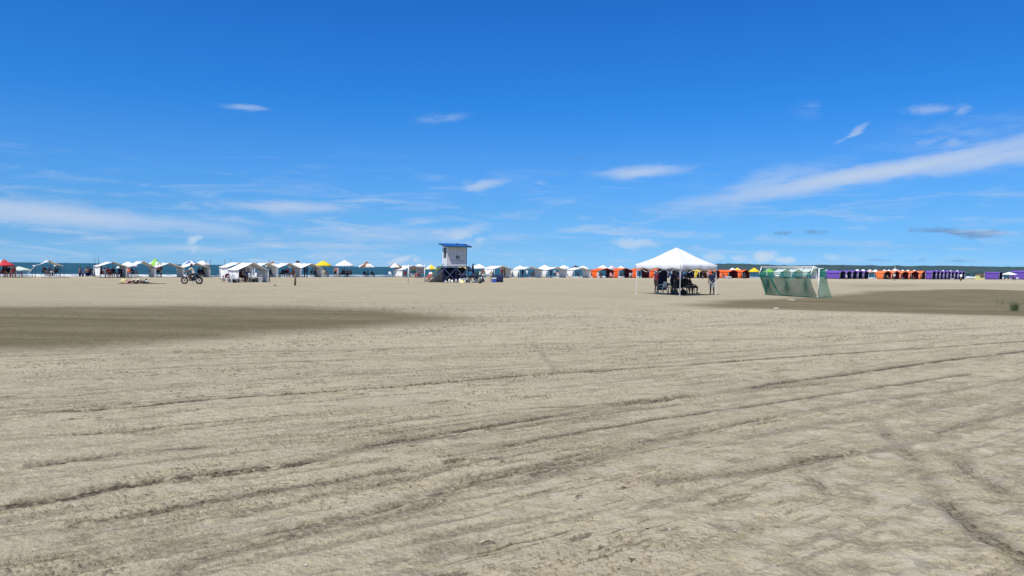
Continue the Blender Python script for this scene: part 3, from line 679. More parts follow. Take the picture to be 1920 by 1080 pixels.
parasol(1549, 521.8, 505.5, 509, 7, ['palegreen'], 'pale green parasol by the first purple tent')
for x, l in ((1607, 'over the fourth purple tent'), (1618, 'over the fifth purple tent'), (1631, 'past the last purple tent of the first row'), (1641, 'left of the far orange tents'),
             (1658, 'over the first far orange tent'), (1666, 'over the second far orange tent'), (1692, 'over the third far orange tent'), (1702, 'over the fourth far orange tent'), (1714, 'over the last far orange tent'),
             (1768, 'over the long far purple row, left'), (1782, 'over the long far purple row, middle'), (1794, 'over the long far purple row, right')):
    parasol(x, 521.8, 504.6 + (x - 1607) * .012, 508.6 + (x - 1607) * .012, 5.8, ['white'], 'small white parasol ' + l)
parasol(1678, 522.2, 503.5, 508.5, 9, ['pink', 'white'], 'pink parasol with a tall pole over the far orange tents')
parasol(1631.5, 522, 505.8, 510, 5, ['red', 'cream'], 'small red and cream parasol beside the last purple tent')
parasol(1892, 524, 510, 514.5, 13, ['white'], 'white parasol beside the far right purple tents')

# tall thin poles
for x, yt, yb in ((178,484,520),(184.5,483,520),(386,487,520),(395,487,520.5),(420.5,487,520),(433,486,520),(505,488,528),(1677.5,499,524.5)):
    P0 = G(x, yb); h = ZAT(P0, yt)
    o = MB().tube((0, 0, 0), (0, 0, h), .035 if x != 505 else .05, .025).build('pole', M_WPOLE if x > 1600 else M_DPOLE, None, True)
    o.location = P0; k = {178: 'left one of the pair behind the leftmost tent', 184.5: 'right one of the pair behind the leftmost tent', 386: 'behind the motorcycle rider', 395: 'at the corner of the tent behind the rider',
      420.5: 'left one of the pair behind the big white tent', 433: 'right one of the pair behind the big white tent', 505: 'at the right corner of the big white tent', 1677.5: 'rising from the pink parasol'}[x]
    tag(o, ('thin white pole ' if x > 1600 else 'thin dark pole ') + k, 'pole', 'thin poles among the tents')
# dark post in front
P0 = G(553.2, 535); o = MB().tube((0, 0, -.1), (0.02, 0, ZAT(P0, 512.5)), .09, .08, 10).build('wooden_post', M_WOOD, None, True); o.location = P0
tag(o, 'dark weathered wooden post stuck upright in the sand before the tents', 'post')
P0 = G(118.5, 520)

# ------------------------------------------------------------------ white pop-up canopy
def popup():
    F = Vector((11.35, 50.0, 0)); a = R(40)
    F = G(1275, 554.6); ux = Vector((math.cos(a), math.sin(a), 0)); uy = Vector((-math.sin(a), math.cos(a), 0))
    w = solve(F, ux, 1343.5); d = solve(F, uy, 1191.5)
    t = empty('pop_up_canopy', (F.x, F.y, 0), a, 'large white pop-up canopy with peaked roof standing alone on the sand', 'canopy')
    he = ZAT(F, 495.6); hv = he - .34; c = F + ux * w / 2 + uy * d / 2; hp = ZAT(c, 464)
    print('canopy', w, d, he, hp)
    CW = pm('canopy_white_fabric', (.83, .83, .82), .75, .05, 2, 0, .15, .3, .14)
    m = MB(); cor = [(0, 0), (w, 0), (w, d), (0, d)]
    for k in range(4):
        A, Bc = Vector(cor[k] + (0,)), Vector(cor[(k + 1) % 4] + (0,)); g = []
        for i in range(11):
            f = i / 10; row_ = []
            for j in range(13):
                s_ = j / 12; e = A.lerp(Bc, s_); p = e.lerp(Vector((w / 2, d / 2, 0)), f)
                edge = abs(s_ - .5) * 2
                z = he + (hp - he) * (f ** 1.18) - .07 * math.sin(math.pi * f) * (1 - edge ** 2) + .012 * math.sin(j * 2.1 + i)
                row_.append((p.x, p.y, z))
            g.append(row_)
        m.sheet(g, .012)
    m.build('roof', CW, t, True)
    for k in range(4):
        A, Bc = Vector(cor[k] + (0,)), Vector(cor[(k + 1) % 4] + (0,)); g = []
        nrm = Vector(((Bc - A).y, -(Bc - A).x, 0)).normalized()
        for j in range(25):
            s_ = j / 24; e = A.lerp(Bc, s_) + nrm * .03; r_ = []
            for i in range(4):
                f = i / 3; r_.append(tuple(e + nrm * (.018 * math.sin(j * 1.3) * f) + Vector((0, 0, he + .005 - f * (.34 + .05 * math.cos(s_ * math.pi * 6))))))
            g.append(r_)
        MB().sheet(g, .01).build('valance', CW, t, True)
    for k, (x, y) in enumerate(cor):
        o = MB(); lean = (-.22, -.05) if k == 0 else (0, 0)
        sx = 1 if x == 0 else -1; sy = 1 if y == 0 else -1
        o.bar((x + sx * .04 + lean[0] * 0, y + sy * .04, he - .03), (x + sx * .04, y + sy * .04, 1.15), .038, .038); o.bar((x + sx * .04, y + sy * .04, 1.2), (x + sx * .04, y + sy * .04, 0.01), .028, .028)
        o.box((x + sx * .04, y + sy * .04, .008), (.12, .12, .012)); o.build('leg', M_WPOLE, t)
    for k in range(4):
        A, Bc = Vector(cor[k] + (0,)), Vector(cor[(k + 1) % 4] + (0,)); inn = (Vector((w / 2, d / 2, 0)) - (A + Bc) / 2).normalized() * .06; o = MB()
        for a_, b_ in ((0, .25), (.25, .5), (.5, .75), (.75, 1)):
            za, zb = he - .12, he - .55
            o.bar(A.lerp(Bc, a_ + .01) + inn + Vector((0, 0, za)), A.lerp(Bc, b_ - .01) + inn + Vector((0, 0, zb)), .02, .03); o.bar(A.lerp(Bc, a_ + .01) + inn * 1.5 + Vector((0, 0, zb)), A.lerp(Bc, b_ - .01) + inn * 1.5 + Vector((0, 0, za)), .02, .03)
        o.build('truss', M_WPOLE, t)
    return F, ux, uy, w, d
CF, CUX, CUY, CWD, CDP = popup()

# ------------------------------------------------------------------ goal with green net
def goal():
    A, Bp = G(1437, 552.6), G(1534.5, 558.6)
    t = empty('football_goal', ((A.x + Bp.x) / 2, (A.y + Bp.y) / 2, 0), 0, 'white football goal with torn green net standing on damp sand', 'goal')
    O = Vector((t.location)); a, b = A - O, Bp - O; h = ZAT(Bp, 503); 
    ab = (b - a).normalized(); back = Vector((ab.y, -ab.x, 0)); back = back if back.x < 0 else -back
    fr = -back
    GM = pm('chipped_white_paint', (.80,.80,.76), .5, .22, 5, 0, .2); r = .036
    up = Vector((0, 0, h))
    for p in (a, b): MB().tube(p, p + up, r, None, 10).build('goalpost', GM, t, True)
    MB().tube(a + up, b + up, r, None, 10).build('crossbar', GM, t, True)
    k1, k2 = a + up + back * .45 + Vector((0, 0, .10)), b + up + back * .45 + Vector((0, 0, .10))
    for p, kk in ((a, k1), (b, k2)): MB().path([p + up, kk, kk + back * .22 - Vector((0, 0, .58))], .035, 8).build('stanchion', GM, t, True)
    MB().tube(k1, k2, .024, None, 8).build('rear_bar', GM, t, True)
    MB().tube(a.lerp(b, .32) + back * .02 + Vector((0, 0, .05)), b + back * .02 + Vector((0, 0, .05)), .035, None, 8).build('ground_bar', GM, t, True)
    MB().tube(b + up + Vector((0, 0, -.03)), b + up + fr * .35 + Vector((0, 0, -.02)), .03, None, 8).build('net_arm', GM, t, True)
    NM = pm('green_net_cord', (.012, .22, .14), .8, .2, 2)
    def net(name, grid_fn, nu, nv, wdt):
        m = MB()
        def P_(u, v): return Vector(grid_fn(u, v))
        def ribbon(pts):
            for p, q in zip(pts, pts[1:]): m.tube(p, q, wdt, None, 3)
        for i in range(nu + 1): ribbon([P_(i / nu, j / 8) for j in range(9)])
        for j in range(nv + 1): ribbon([P_(i / 8, j / nv) for i in range(9)])
        return m.build(name, NM, t)
    e1, e2 = k1 + back * .22 - Vector((0, 0, .58)), k2 + back * .22 - Vector((0, 0, .58))
    f1, f2 = a + back * .05, b + back * .08
    wob = lambda u, v: Vector((.10 * math.sin(u * 17 + v * 2), .04 * math.sin(u * 9), 0)) * math.sin(math.pi * v)
    net('net', lambda u, v: (e1.lerp(e2, u)).lerp(f1.lerp(f2, u), v) + wob(u, v) - Vector((0, 0, .10 * math.sin(math.pi * u) * (1 - v))), 88, 34, .0115)
    net('net', lambda u, v: (a + up).lerp(b + up, u).lerp((e1).lerp(e2, u), v) - Vector((0, 0, .12 * math.sin(math.pi * v))), 60, 10, .007)
    g1 = b + fr * 1.0
    net('net', lambda u, v: (b + up * .98).lerp(b + up * .98 + fr * .45, u).lerp((b + Vector((0,0,.03))).lerp(g1, u), v) + Vector((.03 * math.sin(v * 9), 0, 0)), 16, 34, .0115)
    net('net', lambda u, v: (a + up).lerp(e1, u).lerp(a.lerp(f1, u), v), 10, 30, .008)
    # gathered folds of net
    for u0, u1, nn in ((.20, .30, 7), (.04, .02, 5)):
        m = MB()
        for k in range(nn):
            s_ = k / nn * .03
            pts = [(e1.lerp(e2, u0 + s_)).lerp(f1.lerp(f2, u1 + s_), v / 8) + Vector((.05 * math.sin(v + k), 0, 0)) + back * .05 for v in range(9)]
            m.path(pts, .014, 4)
        m.build('net_fold', NM, t)
goal()

# ------------------------------------------------------------------ lifeguard tower
def tower():
    P0 = G(838, 529.5); a = R(20)
    t = empty('lifeguard_tower', (P0.x, P0.y, 0), a, 'white lifeguard hut with blue sloping roof on a dark timber frame', 'lifeguard tower')
    ux = Vector((math.cos(a), math.sin(a), 0)); uy = Vector((-math.sin(a), math.cos(a), 0))
    w = solve(P0, ux, 874); d = 2.2
    deck = ZAT(P0, 499.2); top = ZAT(P0, 462.2); rise = .27
    WH = pm('white_painted_board', (.84, .84, .82), .55, .06, 3, 0, .1); BL = pm('blue_painted_roof', (.012, .10, .36), .5, .15, 4)
    DK = pm('dark_green_trim', (.02, .07, .09), .5, .2, 5); T = .06
    # walls (closed boxes butted at the corners)
    def wallbox(name, c, dd): return MB().box(c, dd).build(name, WH, t)
    H = top - deck
    MB().box((w / 2, T / 2, deck + H / 2), (w, T, H)).build('front_wall', pm('shade_greyed_board', (.58, .58, .57), .6, .08, 3, 0, .1), t)  # front board coloured greyer than the other walls to stand in for shade
    m = MB()
    for i in range(1, 6): m.box((w * i / 6, -.004, deck + H / 2), (.018, .012, H - .06))
    m.build('panel_joint', pm('grey_joint_strip', (.36, .36, .37), .6), t)
    MB().add([(0, d, deck), (w, d, deck), (w, d, top + rise * .8), (0, d, top + rise * .8), (0, d - T, deck), (w, d - T, deck), (w, d - T, top + rise * .8), (0, d - T, top + rise * .8)],
             [(0, 3, 2, 1), (4, 5, 6, 7), (0, 1, 5, 4), (2, 3, 7, 6), (1, 2, 6, 5), (0, 4, 7, 3)]).build('back_wall', WH, t)
    def side(x, win):
        m = MB(); zt = lambda y: top + rise * .8 * y / d
        def slab(y0, y1, z0, z1a=None, z1b=None):
            z1a = zt(y0) if z1a is None else z1a; z1b = zt(y1) if z1b is None else z1b
            m.add([(x, y0, z0), (x + T, y0, z0), (x + T, y1, z0), (x, y1, z0), (x, y0, z1a), (x + T, y0, z1a), (x + T, y1, z1b), (x, y1, z1b)],
                  [(0, 3, 2, 1), (4, 5, 6, 7), (0, 1, 5, 4), (1, 2, 6, 5), (2, 3, 7, 6), (3, 0, 4, 7)])
        y0, y1 = T + .002, d - T - .002
        if win:
            a0, a1 = .42, 1.50; z0, z1 = deck + H * .45, deck + H * .93
            slab(y0, a0, deck); slab(a1, y1, deck); slab(a0, a1, deck, z0, z0); slab(a0, a1, z1)
        else: slab(y0, y1, deck)
        m.build('side_wall', WH, t)
        if win:
            fr = MB()
            for p, q in (((x - .02, a0, z0), (x - .02, a1, z0)), ((x - .02, a0, z1), (x - .02, a1, z1)), ((x - .02, a0, z0), (x - .02, a0, z1)), ((x - .02, a1, z0), (x - .02, a1, z1))): fr.bar(p, q, .05, .05)
            f = fr.build('window', DK, t)
            MB().box((x + T + .012, (a0 + a1) / 2, (z0 + z1) / 2), (.02, a1 - a0, z1 - z0)).build('pane', pm('dark_window_glass', (.01, .012, .02), .15, .1), f)
    side(0, True); side(w - T, False)
    # roof: low at the front, high at the back, overhanging
    o1, o2, o3, o4 = .33, .42, .68, .45
    zf = lambda y: top + .05 + rise * y / d; th = .07
    ys = (-o3, d + o4); xs_ = (-o1, w + o2); v = []
    for dz in (0, th):
        for y in ys:
            for x in xs_: v.append((x, y, zf(y) + dz))
    roof = MB().add(v, [(0, 2, 3, 1), (4, 5, 7, 6), (0, 1, 5, 4), (2, 6, 7, 3), (0, 4, 6, 2), (1, 3, 7, 5)]).build('roof', BL, t)
    m = MB()
    for x in (xs_[0] - .015, xs_[1] + .015): m.bar((x, ys[0], zf(ys[0]) + .02), (x, ys[1], zf(ys[1]) + .02), .03, .14)
    for y in (ys[0] - .018,): m.bar((xs_[0] - .03, y, zf(y) + .02), (xs_[1] + .03, y, zf(y) + .02), .03, .14)
    m.build('fascia', DK, roof)
    MB().box((w * .72, d * .75, zf(d * .75) + th + .06), (.25, .2, .12)).box((w + .2, d * .5, zf(d * .5) + th + .05), (.3, .3, .1)).build('roof_vent', DK, roof)
    m = MB(); 
    for i in range(12): x = -o1 + .1 + i * (w + o1 + o2 - .2) / 11; m.bar((x, ys[0] + .02, zf(ys[0]) + th + .012), (x, ys[1] - .02, zf(ys[1]) + th + .012), .03, .02)
    m.build('roof_seam', BL, roof)
    # corner battens
    for x, y in ((-.012, -.012), (w + .012, -.012)): MB().box((x, y, deck + H / 2), (.06, .06, H)).build('corner_batten', M_WPOLE if x < 0 else pm('steel_blue_paint', (.05,.12,.2), .5), t)
    # emblem and the small line of lettering beneath it
    EM = pm('dark_navy_paint', (.01, .012, .03), .5); m = MB(); cx, cz = w * .57, deck + H * .47; s_ = .075
    def dab(x, z, a_, b_, rot=0):
        m.box((cx + x * s_, -.012, cz + z * s_), (a_ * s_, .02, b_ * s_), mat=Matrix.Rotation(rot, 3, 'Y'))
    dab(-2.2, 1.6, 3.2, 1.3, -.1); dab(-2.6, .1, .9, 1.9, 0); dab(-2.0, -1.7, 2.7, 1.5, .0); dab(-.2, 0.3, 3.6, 1.0, .55); dab(1.6, 1.3, .9, 3.3, -.15); dab(.9, -1.6, .8, 2.6, .4); dab(2.2, -.3, 1.2, .9, 0)
    m.build('emblem', EM, t)
    m = MB()
    for i in range(15):
        if i in (4, 9): continue
        m.box((cx - .5 + i * .075, -.009, cz - .36), (.045, .014, .05))
    m.build('lettering', EM, t)
    # deck and legs
    NV = M_NAVYP
    MB().box((w / 2 - .12, d / 2, deck - .05), (w + .85, d + .5, .09)).build('deck', NV, t)
    for x in (-.45, w * .45, w + .2):
        for y in (-.12, d + .12): MB().bar((x, y, 0), (x, y, deck - .096), .09, .09).build('leg', NV, t)
    for y in (-.19, d + .19):
        for x0, x1 in ((-.45, w * .45), (w * .45, w + .2)):
            for q in (0, 1):
                z0, z1 = (0.1, deck - .2) if q == 0 else (deck - .2, .1)
                MB().bar((x0, y - .05 * q, z0), (x1, y - .05 * q, z1), .035, .09).build('brace', pm('faded_navy_timber', (.05,.07,.14), .6, .2, 4), t)
    for x in (-.45,):
        for q in (0, 1):
            z0, z1 = (0.1, deck - .2) if q == 0 else (deck - .2, .1)
            MB().bar((x - .06 - .05 * q, -.1, z0), (x - .06 - .05 * q, d + .1, z1), .035, .09).build('brace', NV, t)
    MB().sheet([[(-.40 + (w + .55) * i / 12, d * .55 + .06 * math.sin(i * 1.7), .12 + (deck - .25) * j / 4) for j in range(5)] for i in range(13)], .02).build('lower_screen', fab('navy'), t, True)
    MB().sheet([[(w * .5 + (w * .5) * i / 8, .25 + .05 * math.sin(i * 1.9), .3 + (deck - .5) * j / 4) for j in range(5)] for i in range(9)], .02).build('lower_screen', fab('black'), t, True)
    # ramp to the left with rail and dark side cloth
    RL = 1.75; x0 = -.5
    MB().bar((x0, d * .35, deck - .05), (x0 - RL, d * .35, .1), .8, .06).build('ramp', M_WOOD, t)
    rl = MB().bar((x0 + .05, -.08, deck + .22), (x0 - 1.15, -.08, .98), .05, .09).build('ramp_rail', pm('green_painted_rail', (.10, .28, .04), .5, .2, 4), t)
    MB().sheet([[(x0 - RL * 1.0 * i / 10, -.02 + .05 * math.sin(i), .02 + (deck - .25) * (1 - (i / 10) ** .8) * j / 4) for j in range(5)] for i in range(11)], .02).build('shade_cloth', fab('darkgrey'), t, True)
    # stair to the right
    m = MB(); sx0 = w + .28
    for y in (.05, .95): m.bar((sx0, y, deck - .08), (sx0 + 1.25, y, .05), .05, .16)
    m.build('stair_stringer', NV, t)
    for i in range(7):
        f = (i + .5) / 7; MB().box((sx0 + .02 + 1.2 * f, .5, (deck - .1) * (1 - f) + .04), (.22, .84, .03)).build('step', NV, t)
    for y in (-.02, 1.02):
        m = MB().bar((sx0, y, deck + .1), (sx0 + 1.25, y, .75), .035, .06)
        for f in (.0, .33, .66, 1): m.bar((sx0 + 1.25 * f, y, (deck - .1) * (1 - f) + .05), (sx0 + 1.25 * f, y, deck + .1 - (deck - .65) * f), .035, .035)
        m.build('handrail', NV, t)
    MB().bar((w * .55, -.22, deck - .9), (w + 1.1, -.22, deck - 1.0), .05, .05).build('cross_rail', M_METAL, t)
    return t, P0, a, w, d, deck
TWR = tower()

# ------------------------------------------------------------------ banner on two white posts
def banner():
    A, Bp = G(765.5, 530.5), G(796, 528.8)
    t = empty('banner_frame', A, 0, 'white posts holding a stretched beach banner with a colourful picture', 'banner')
    b = Bp - A; h1, h2 = ZAT(A, 496.3), ZAT(Bp, 496.5)
    for p, h in ((Vector((0, 0, 0)), h1), (b, h2)): MB().tube(p, p + Vector((0, 0, h)), .055, .05, 10).build('post', M_WPOLE, t, True)
    zt, zb = ZAT(A, 500.3), ZAT(A, 513.4)
    MB().tube(Vector((0, 0, zt + .05)), b + Vector((0, 0, zt + .05)), .025, None, 8).build('top_rail', M_DPOLE, t)
    def sub(u0, u1, z0, z1, name, mat, parent, off=.0, th=.012, wave=True):
        g = []
        for i in range(9):
            u = u0 + (u1 - u0) * i / 8; p = b * u; r_ = []
            for j in range(4):
                z = z0 + (z1 - z0) * j / 3; r_.append((p.x, p.y - off + (.02 * math.sin(u * 14) if wave else 0), z))
            g.append(r_)
        return MB().sheet(g, th).build(name, mat, parent)
    H = zt - zb; bz = lambda f: zb + H * f
    base = sub(.05, .96, zb, zt, 'banner_cloth', pm('dull_white_banner', (.50,.51,.50), .7, .12, 3), t)
    for (u0, u1, f0, f1, c) in ((.10,.46,.10,.28,(.01,.10,.16)), (.10,.46,.28,.42,(.02,.20,.20)), (.10,.46,.42,.58,(.10,.26,.14)), (.10,.46,.58,.70,(.45,.42,.16)), (.10,.46,.70,.84,(.55,.18,.07)), (.05,.52,.84,.97,(.60,.35,.30))):
        sub(u0, u1, bz(f0), bz(f1), 'picture_band', pm('banner_band_%d' % int(f0 * 100), c, .7, .25, 6), base, .022, .006)
    m = MB(); rd = random.Random(3)
    for rowz, n_, hh in ((.74, 7, .10), (.58, 9, .08), (.44, 6, .07), (.20, 5, .09)):
        for k in range(n_):
            u = .55 + .37 * (k + .2) / n_; p = b * u
            if rd.random() < .8: m.box((p.x, p.y - .024 + .02 * math.sin(u * 14), bz(rowz)), (b.length * .37 / n_ * rd.uniform(.45, .8), .008, H * hh))
    m.build('lettering', pm('faded_red_ink', (.36,.16,.17), .7, .3, 8), base)
banner()

# ------------------------------------------------------------------ people
POSES = {
 'stand': dict(hip=(0,0,.93), sh=(.19,.01,1.42), el=(.25,.03,1.13), wr=(.26,-.05,.88), hj=.09, kn=(.10,-.02,.50), an=(.10,.03,.08), toe=(.12,-.15,.04), head=(0,-.02,1.62)),
 'hips': dict(hip=(0,0,.93), sh=(.19,.01,1.42), el=(.25,.03,1.13), wr=(.26,-.05,.88), elr=(-.40,.10,1.18), wrr=(-.20,.02,1.00), hj=.09, kn=(.11,-.02,.50), an=(.13,.03,.08), toe=(.15,-.15,.04), head=(0,-.02,1.62)),
 'lean': dict(hip=(0,.04,.92), sh=(.19,-.04,1.40), el=(.24,-.16,1.14), wr=(.16,-.40,1.06), hj=.09, kn=(.10,-.03,.50), an=(.10,.04,.08), toe=(.12,-.14,.04), head=(0,-.12,1.59)),
 'walk': dict(hip=(0,0,.92), sh=(.19,-.02,1.41), el=(.24,-.10,1.14), wr=(.22,-.28,.96), elr=(-.24,.14,1.14), wrr=(-.25,.20,.88), hj=.09, kn=(.09,-.20,.52), an=(.09,-.22,.10), toe=(.10,-.40,.05), knr=(-.09,.06,.50), anr=(-.10,.30,.14), toer=(-.11,.16,.05), head=(0,-.05,1.61)),
 'sit': dict(hip=(0,0,.52), sh=(.19,.13,.99), el=(.26,.02,.74), wr=(.19,-.24,.66), hj=.09, kn=(.13,-.44,.50), an=(.13,-.40,.08), toe=(.14,-.58,.04), head=(0,.10,1.20)),
 'sitsand': dict(hip=(0,0,.12), sh=(.19,.16,.58), el=(.27,.32,.34), wr=(.24,.38,.06), hj=.09, kn=(.14,-.36,.42), an=(.14,-.60,.08), toe=(.15,-.76,.05), head=(0,.14,.80)),
 'prone': dict(hip=(0,0,.13), sh=(.19,-.48,.20), el=(.24,-.55,.06), wr=(.10,-.76,.06), hj=.09, kn=(.12,.42,.09), an=(.12,.84,.07), toe=(.13,.98,.04), head=(0,-.70,.33)),
 'ride': dict(hip=(0,.16,.90), sh=(.19,-.02,1.38), el=(.28,-.26,1.18), wr=(.31,-.50,1.06), hj=.09, kn=(.20,-.26,.80), an=(.17,-.04,.40), toe=(.18,-.22,.36), head=(0,-.08,1.60)),
}
def ball(bm, c, r, s=(1, 1, 1), seg=14):
    bmesh.ops.create_uvsphere(bm, u_segments=seg, v_segments=seg // 2 + 2, radius=r, matrix=Matrix.Translation(c) @ Matrix.Diagonal((*s, 1)))
def caps(bm, p, q, r1, r2, seg=12):
    p, q = Vector(p), Vector(q); d = q - p
    ball(bm, p, r1, seg=seg); ball(bm, q, r2, seg=seg)
    if d.length > 1e-4:
        bmesh.ops.create_cone(bm, cap_ends=True, segments=seg, radius1=r1, radius2=r2, depth=d.length, matrix=Matrix.Translation((p + q) / 2) @ d.to_track_quat('Z', 'Y').to_matrix().to_4x4())
def remeshed(bm, name, voxel, smooth=3):
    me = bpy.data.meshes.new(name + '_src'); bm.to_mesh(me); bm.free()
    o = bpy.data.objects.new(name + '_src', me); C.objects.link(o)
    m = o.modifiers.new('r', 'REMESH'); m.mode = 'VOXEL'; m.voxel_size = voxel; m.use_smooth_shade = True
    s = o.modifiers.new('s', 'SMOOTH'); s.factor = .5; s.iterations = smooth
    dg = bpy.context.evaluated_depsgraph_get(); dg.update()
    out = bpy.data.meshes.new_from_object(o.evaluated_get(dg)); out.name = name
    bpy.data.objects.remove(o); bpy.data.meshes.remove(me); return out
def figure(pose, fine):
    J = POSES[pose]; vx = .011 if fine else .022
    def side(k, s):
        v = J.get(k + 'r') if s < 0 and (k + 'r') in J else J[k]
        return Vector(v) if (s > 0 or (k + 'r') in J) else Vector((-v[0], v[1], v[2]))
    hip = Vector(J['hip']); sh = {s: side('sh', s) for s in (1, -1)}; mid = (sh[1] + sh[-1]) / 2; head = Vector(J['head']); up = (mid - hip).normalized()
    fw = (head - mid); face = Vector((0, -1, 0))
    # body
    bm = bmesh.new()
    for s in (1, -1):
        hj = hip + Vector((s * J['hj'], 0, 0)); cx = Vector((s * .075, 0, 0))
        caps(bm, hip + cx * .9, mid.lerp(hip, .55) + cx * .8, .105, .09); caps(bm, mid.lerp(hip, .55) + cx * .8, mid.lerp(hip, .18) + cx * 1.15, .09, .105)
        caps(bm, mid.lerp(hip, .1) + cx * .8, sh[s] - Vector((s * .02, 0, 0)), .08, .055)
        el, wr = side('el', s), side('wr', s); caps(bm, sh[s], el, .052, .040); caps(bm, el, wr, .040, .027)
        kn, an, toe = side('kn', s), side('an', s), side('toe', s)
        caps(bm, hj, kn, .088, .056); caps(bm, kn, kn.lerp(an, .35), .054, .058); caps(bm, kn.lerp(an, .35), an, .058, .036)
        caps(bm, an + Vector((0, .03, -.03)), toe, .038, .030); 
        # hand
        d = (wr - el).normalized(); w_ = d.cross(Vector((s, 0, .2))).normalized(); pl = wr + d * .05
        caps(bm, wr, wr + d * .075 + w_ * .018, .022, .018); caps(bm, wr, wr + d * .075 - w_ * .018, .022, .018)
        for k, (o_, L) in enumerate(((-.030, .062), (-.010, .075), (.010, .070), (.030, .052))):
            b0 = wr + d * .08 + w_ * o_; b1 = b0 + d * L * .5; b2 = b1 + (d * .75 + Vector((-s * .6, 0, 0))).normalized() * L * .5
            caps(bm, b0, b1, .0085, .008, 6); caps(bm, b1, b2, .008, .0065, 6)
        caps(bm, wr + d * .02 - w_ * .022, wr + d * .06 - w_ * .052, .010, .008, 6)
    caps(bm, mid + up * .0, head - (head - mid).normalized() * .06, .055, .05)
    ball(bm, head + Vector((0, .01, .025)), .098, (.80, .98, 1.05), 20); ball(bm, head + Vector((0, -.035, -.045)), .062, (.85, .9, 1.05))
    caps(bm, head + Vector((0, -.092, .015)), head + Vector((0, -.108, -.022)), .009, .014, 8)          # nose
    ball(bm, head + Vector((0, -.088, -.058)), .016, (1.4, .6, .6), 8)                                  # mouth
    for s in (1, -1): ball(bm, head + Vector((s * .080, .012, -.005)), .022, (.4, .8, 1.3), 8)          # ears
    body = remeshed(bm, 'person', vx, 2)
    # clothes
    bm = bmesh.new(); g = .016
    for s in (1, -1):
        cx = Vector((s * .075, 0, 0)); el = side('el', s)
        caps(bm, hip + up * .02 + cx * .9, mid.lerp(hip, .55) + cx * .8, .105 + g, .09 + g * 1.4); caps(bm, mid.lerp(hip, .55) + cx * .8, mid.lerp(hip, .18) + cx * 1.15, .09 + g * 1.4, .105 + g * .8)
        caps(bm, mid.lerp(hip, .1) + cx * .8, sh[s] - Vector((s * .02, 0, 0)), .075 + g * .5, .055 + g); caps(bm, sh[s], sh[s].lerp(el, .62), .050 + g * .8, .046 + g * 1.0)
    shirt = remeshed(bm, 'shirt', vx, 2)
    bm = bmesh.new()
    for s in (1, -1):
        hj = hip + Vector((s * J['hj'], 0, 0)); kn = side('kn', s)
        caps(bm, hip + up * .07, hj, .11, .11); caps(bm, hj, hj.lerp(kn, .82), .094 + g * .8, .068 + g * .9)
    shorts = remeshed(bm, 'shorts', vx, 2)
    bm = bmesh.new()
    ball(bm, head + Vector((0, .022, .040)), .104, (.84, .98, 1.0), 20); ball(bm, head + Vector((0, .055, -.01)), .075, (.98, .8, 1.1), 14)
    hair = remeshed(bm, 'hair', vx, 1)
    eye = bmesh.new()
    em = bpy.data.meshes.new('eye')
    for s in (1,): ball(eye, Vector((0, 0, 0)), .012, (1.3, .5, .8), 8)
    eye.to_mesh(em); eye.free()
    return body, shirt, shorts, hair, em, head
FIG = {}
HATM = MB().lathe([(.17, .0), (.165, .012), (.098, .018), (.085, .10), (.05, .115), (.01, .118)], (0, 0, 0), 18)
def person(pos, yaw, pose, label, shirt='white', shorts='navy', skin=0, fine=False, hat=None, scale=1.0, group=None, longhair=False, z=0.0):
    key = (pose, fine)
    if key not in FIG: FIG[key] = figure(pose, fine)
    body, sh, so, ha, em, head = FIG[key]
    def mk(name, me, mat, parent=None):
        if not me.materials: me.materials.append(mat)
        o = bpy.data.objects.new(name, me); C.objects.link(o); o.material_slots[0].link = 'OBJECT'; o.material_slots[0].material = mat; o.parent = parent; return o
    p = mk('person', body, SKINS[skin]); p.location = (pos[0], pos[1], z); p.rotation_euler = (0, 0, yaw); p.scale = (scale,) * 3
    tag(p, label, 'person', group)
    if shirt: mk('shirt', sh, fab(shirt), p)
    if shorts: mk('shorts', so, fab(shorts), p)
    mk('hair', ha, M_HAIR, p)
    if fine:
        for s in (1, -1):
            e = mk('eye', em, M_HAIR, p); e.location = head + Vector((s * .030, -.080, .012))
    if hat:
        o = HATM.build('hat', fab(hat), p, True); o.location = head + Vector((0, .01, .06))
    return p

# ------------------------------------------------------------------ chairs and beach things
def chair_src():
    t = empty('plastic_chair', (0, 0, 0), 0, 'x', 'chair')
    M = plas('red')
    MB().sheet([[(-.22 + .44 * i / 4, -.22 + .42 * j / 4, .43 - .012 * math.sin(math.pi * i / 4)) for j in range(5)] for i in range(5)], .025).build('seat', M, t, True)
    MB().sheet([[((-.22 + .44 * i / 6) * (1 - .05 * j), .21 + .09 * j / 4 + .03 * math.cos(math.pi * (i / 6 - .5)), .46 + .42 * j / 4 - .03 * (abs(i - 3) / 3) ** 2 * (j == 4)) for j in range(5)] for i in range(7)], .022).build('backrest', M, t, True)
    for sx in (-1, 1):
        MB().tube((sx * .20, -.20, .42), (sx * .25, -.26, 0), .024, .018, 6).build('leg', M, t); MB().tube((sx * .20, .20, .42), (sx * .25, .28, 0), .024, .018, 6).build('leg', M, t)
        MB().path([(sx * .23, .24, .66), (sx * .25, -.12, .64), (sx * .24, -.20, .44)], .020, 6).build('armrest', M, t)
    return t
CHAIR = chair_src(); CH_USED = [False]
def chair(pos, yaw, col, label, scale=1.0, group='plastic chairs on the beach'):
    m = plas(col)
    rc = {k: m for k in ('seat', 'backrest', 'leg', 'armrest')}
    if not CH_USED[0]:
        CH_USED[0] = True; o = CHAIR; o.location = pos; o.rotation_euler = (0, 0, yaw); o['label'] = label; o['group'] = group
        for c in o.children: c.material_slots[0].link = 'OBJECT'; c.material_slots[0].material = m
        return o
    return copy_tree(CHAIR, pos, yaw, label, group, scale, rc)
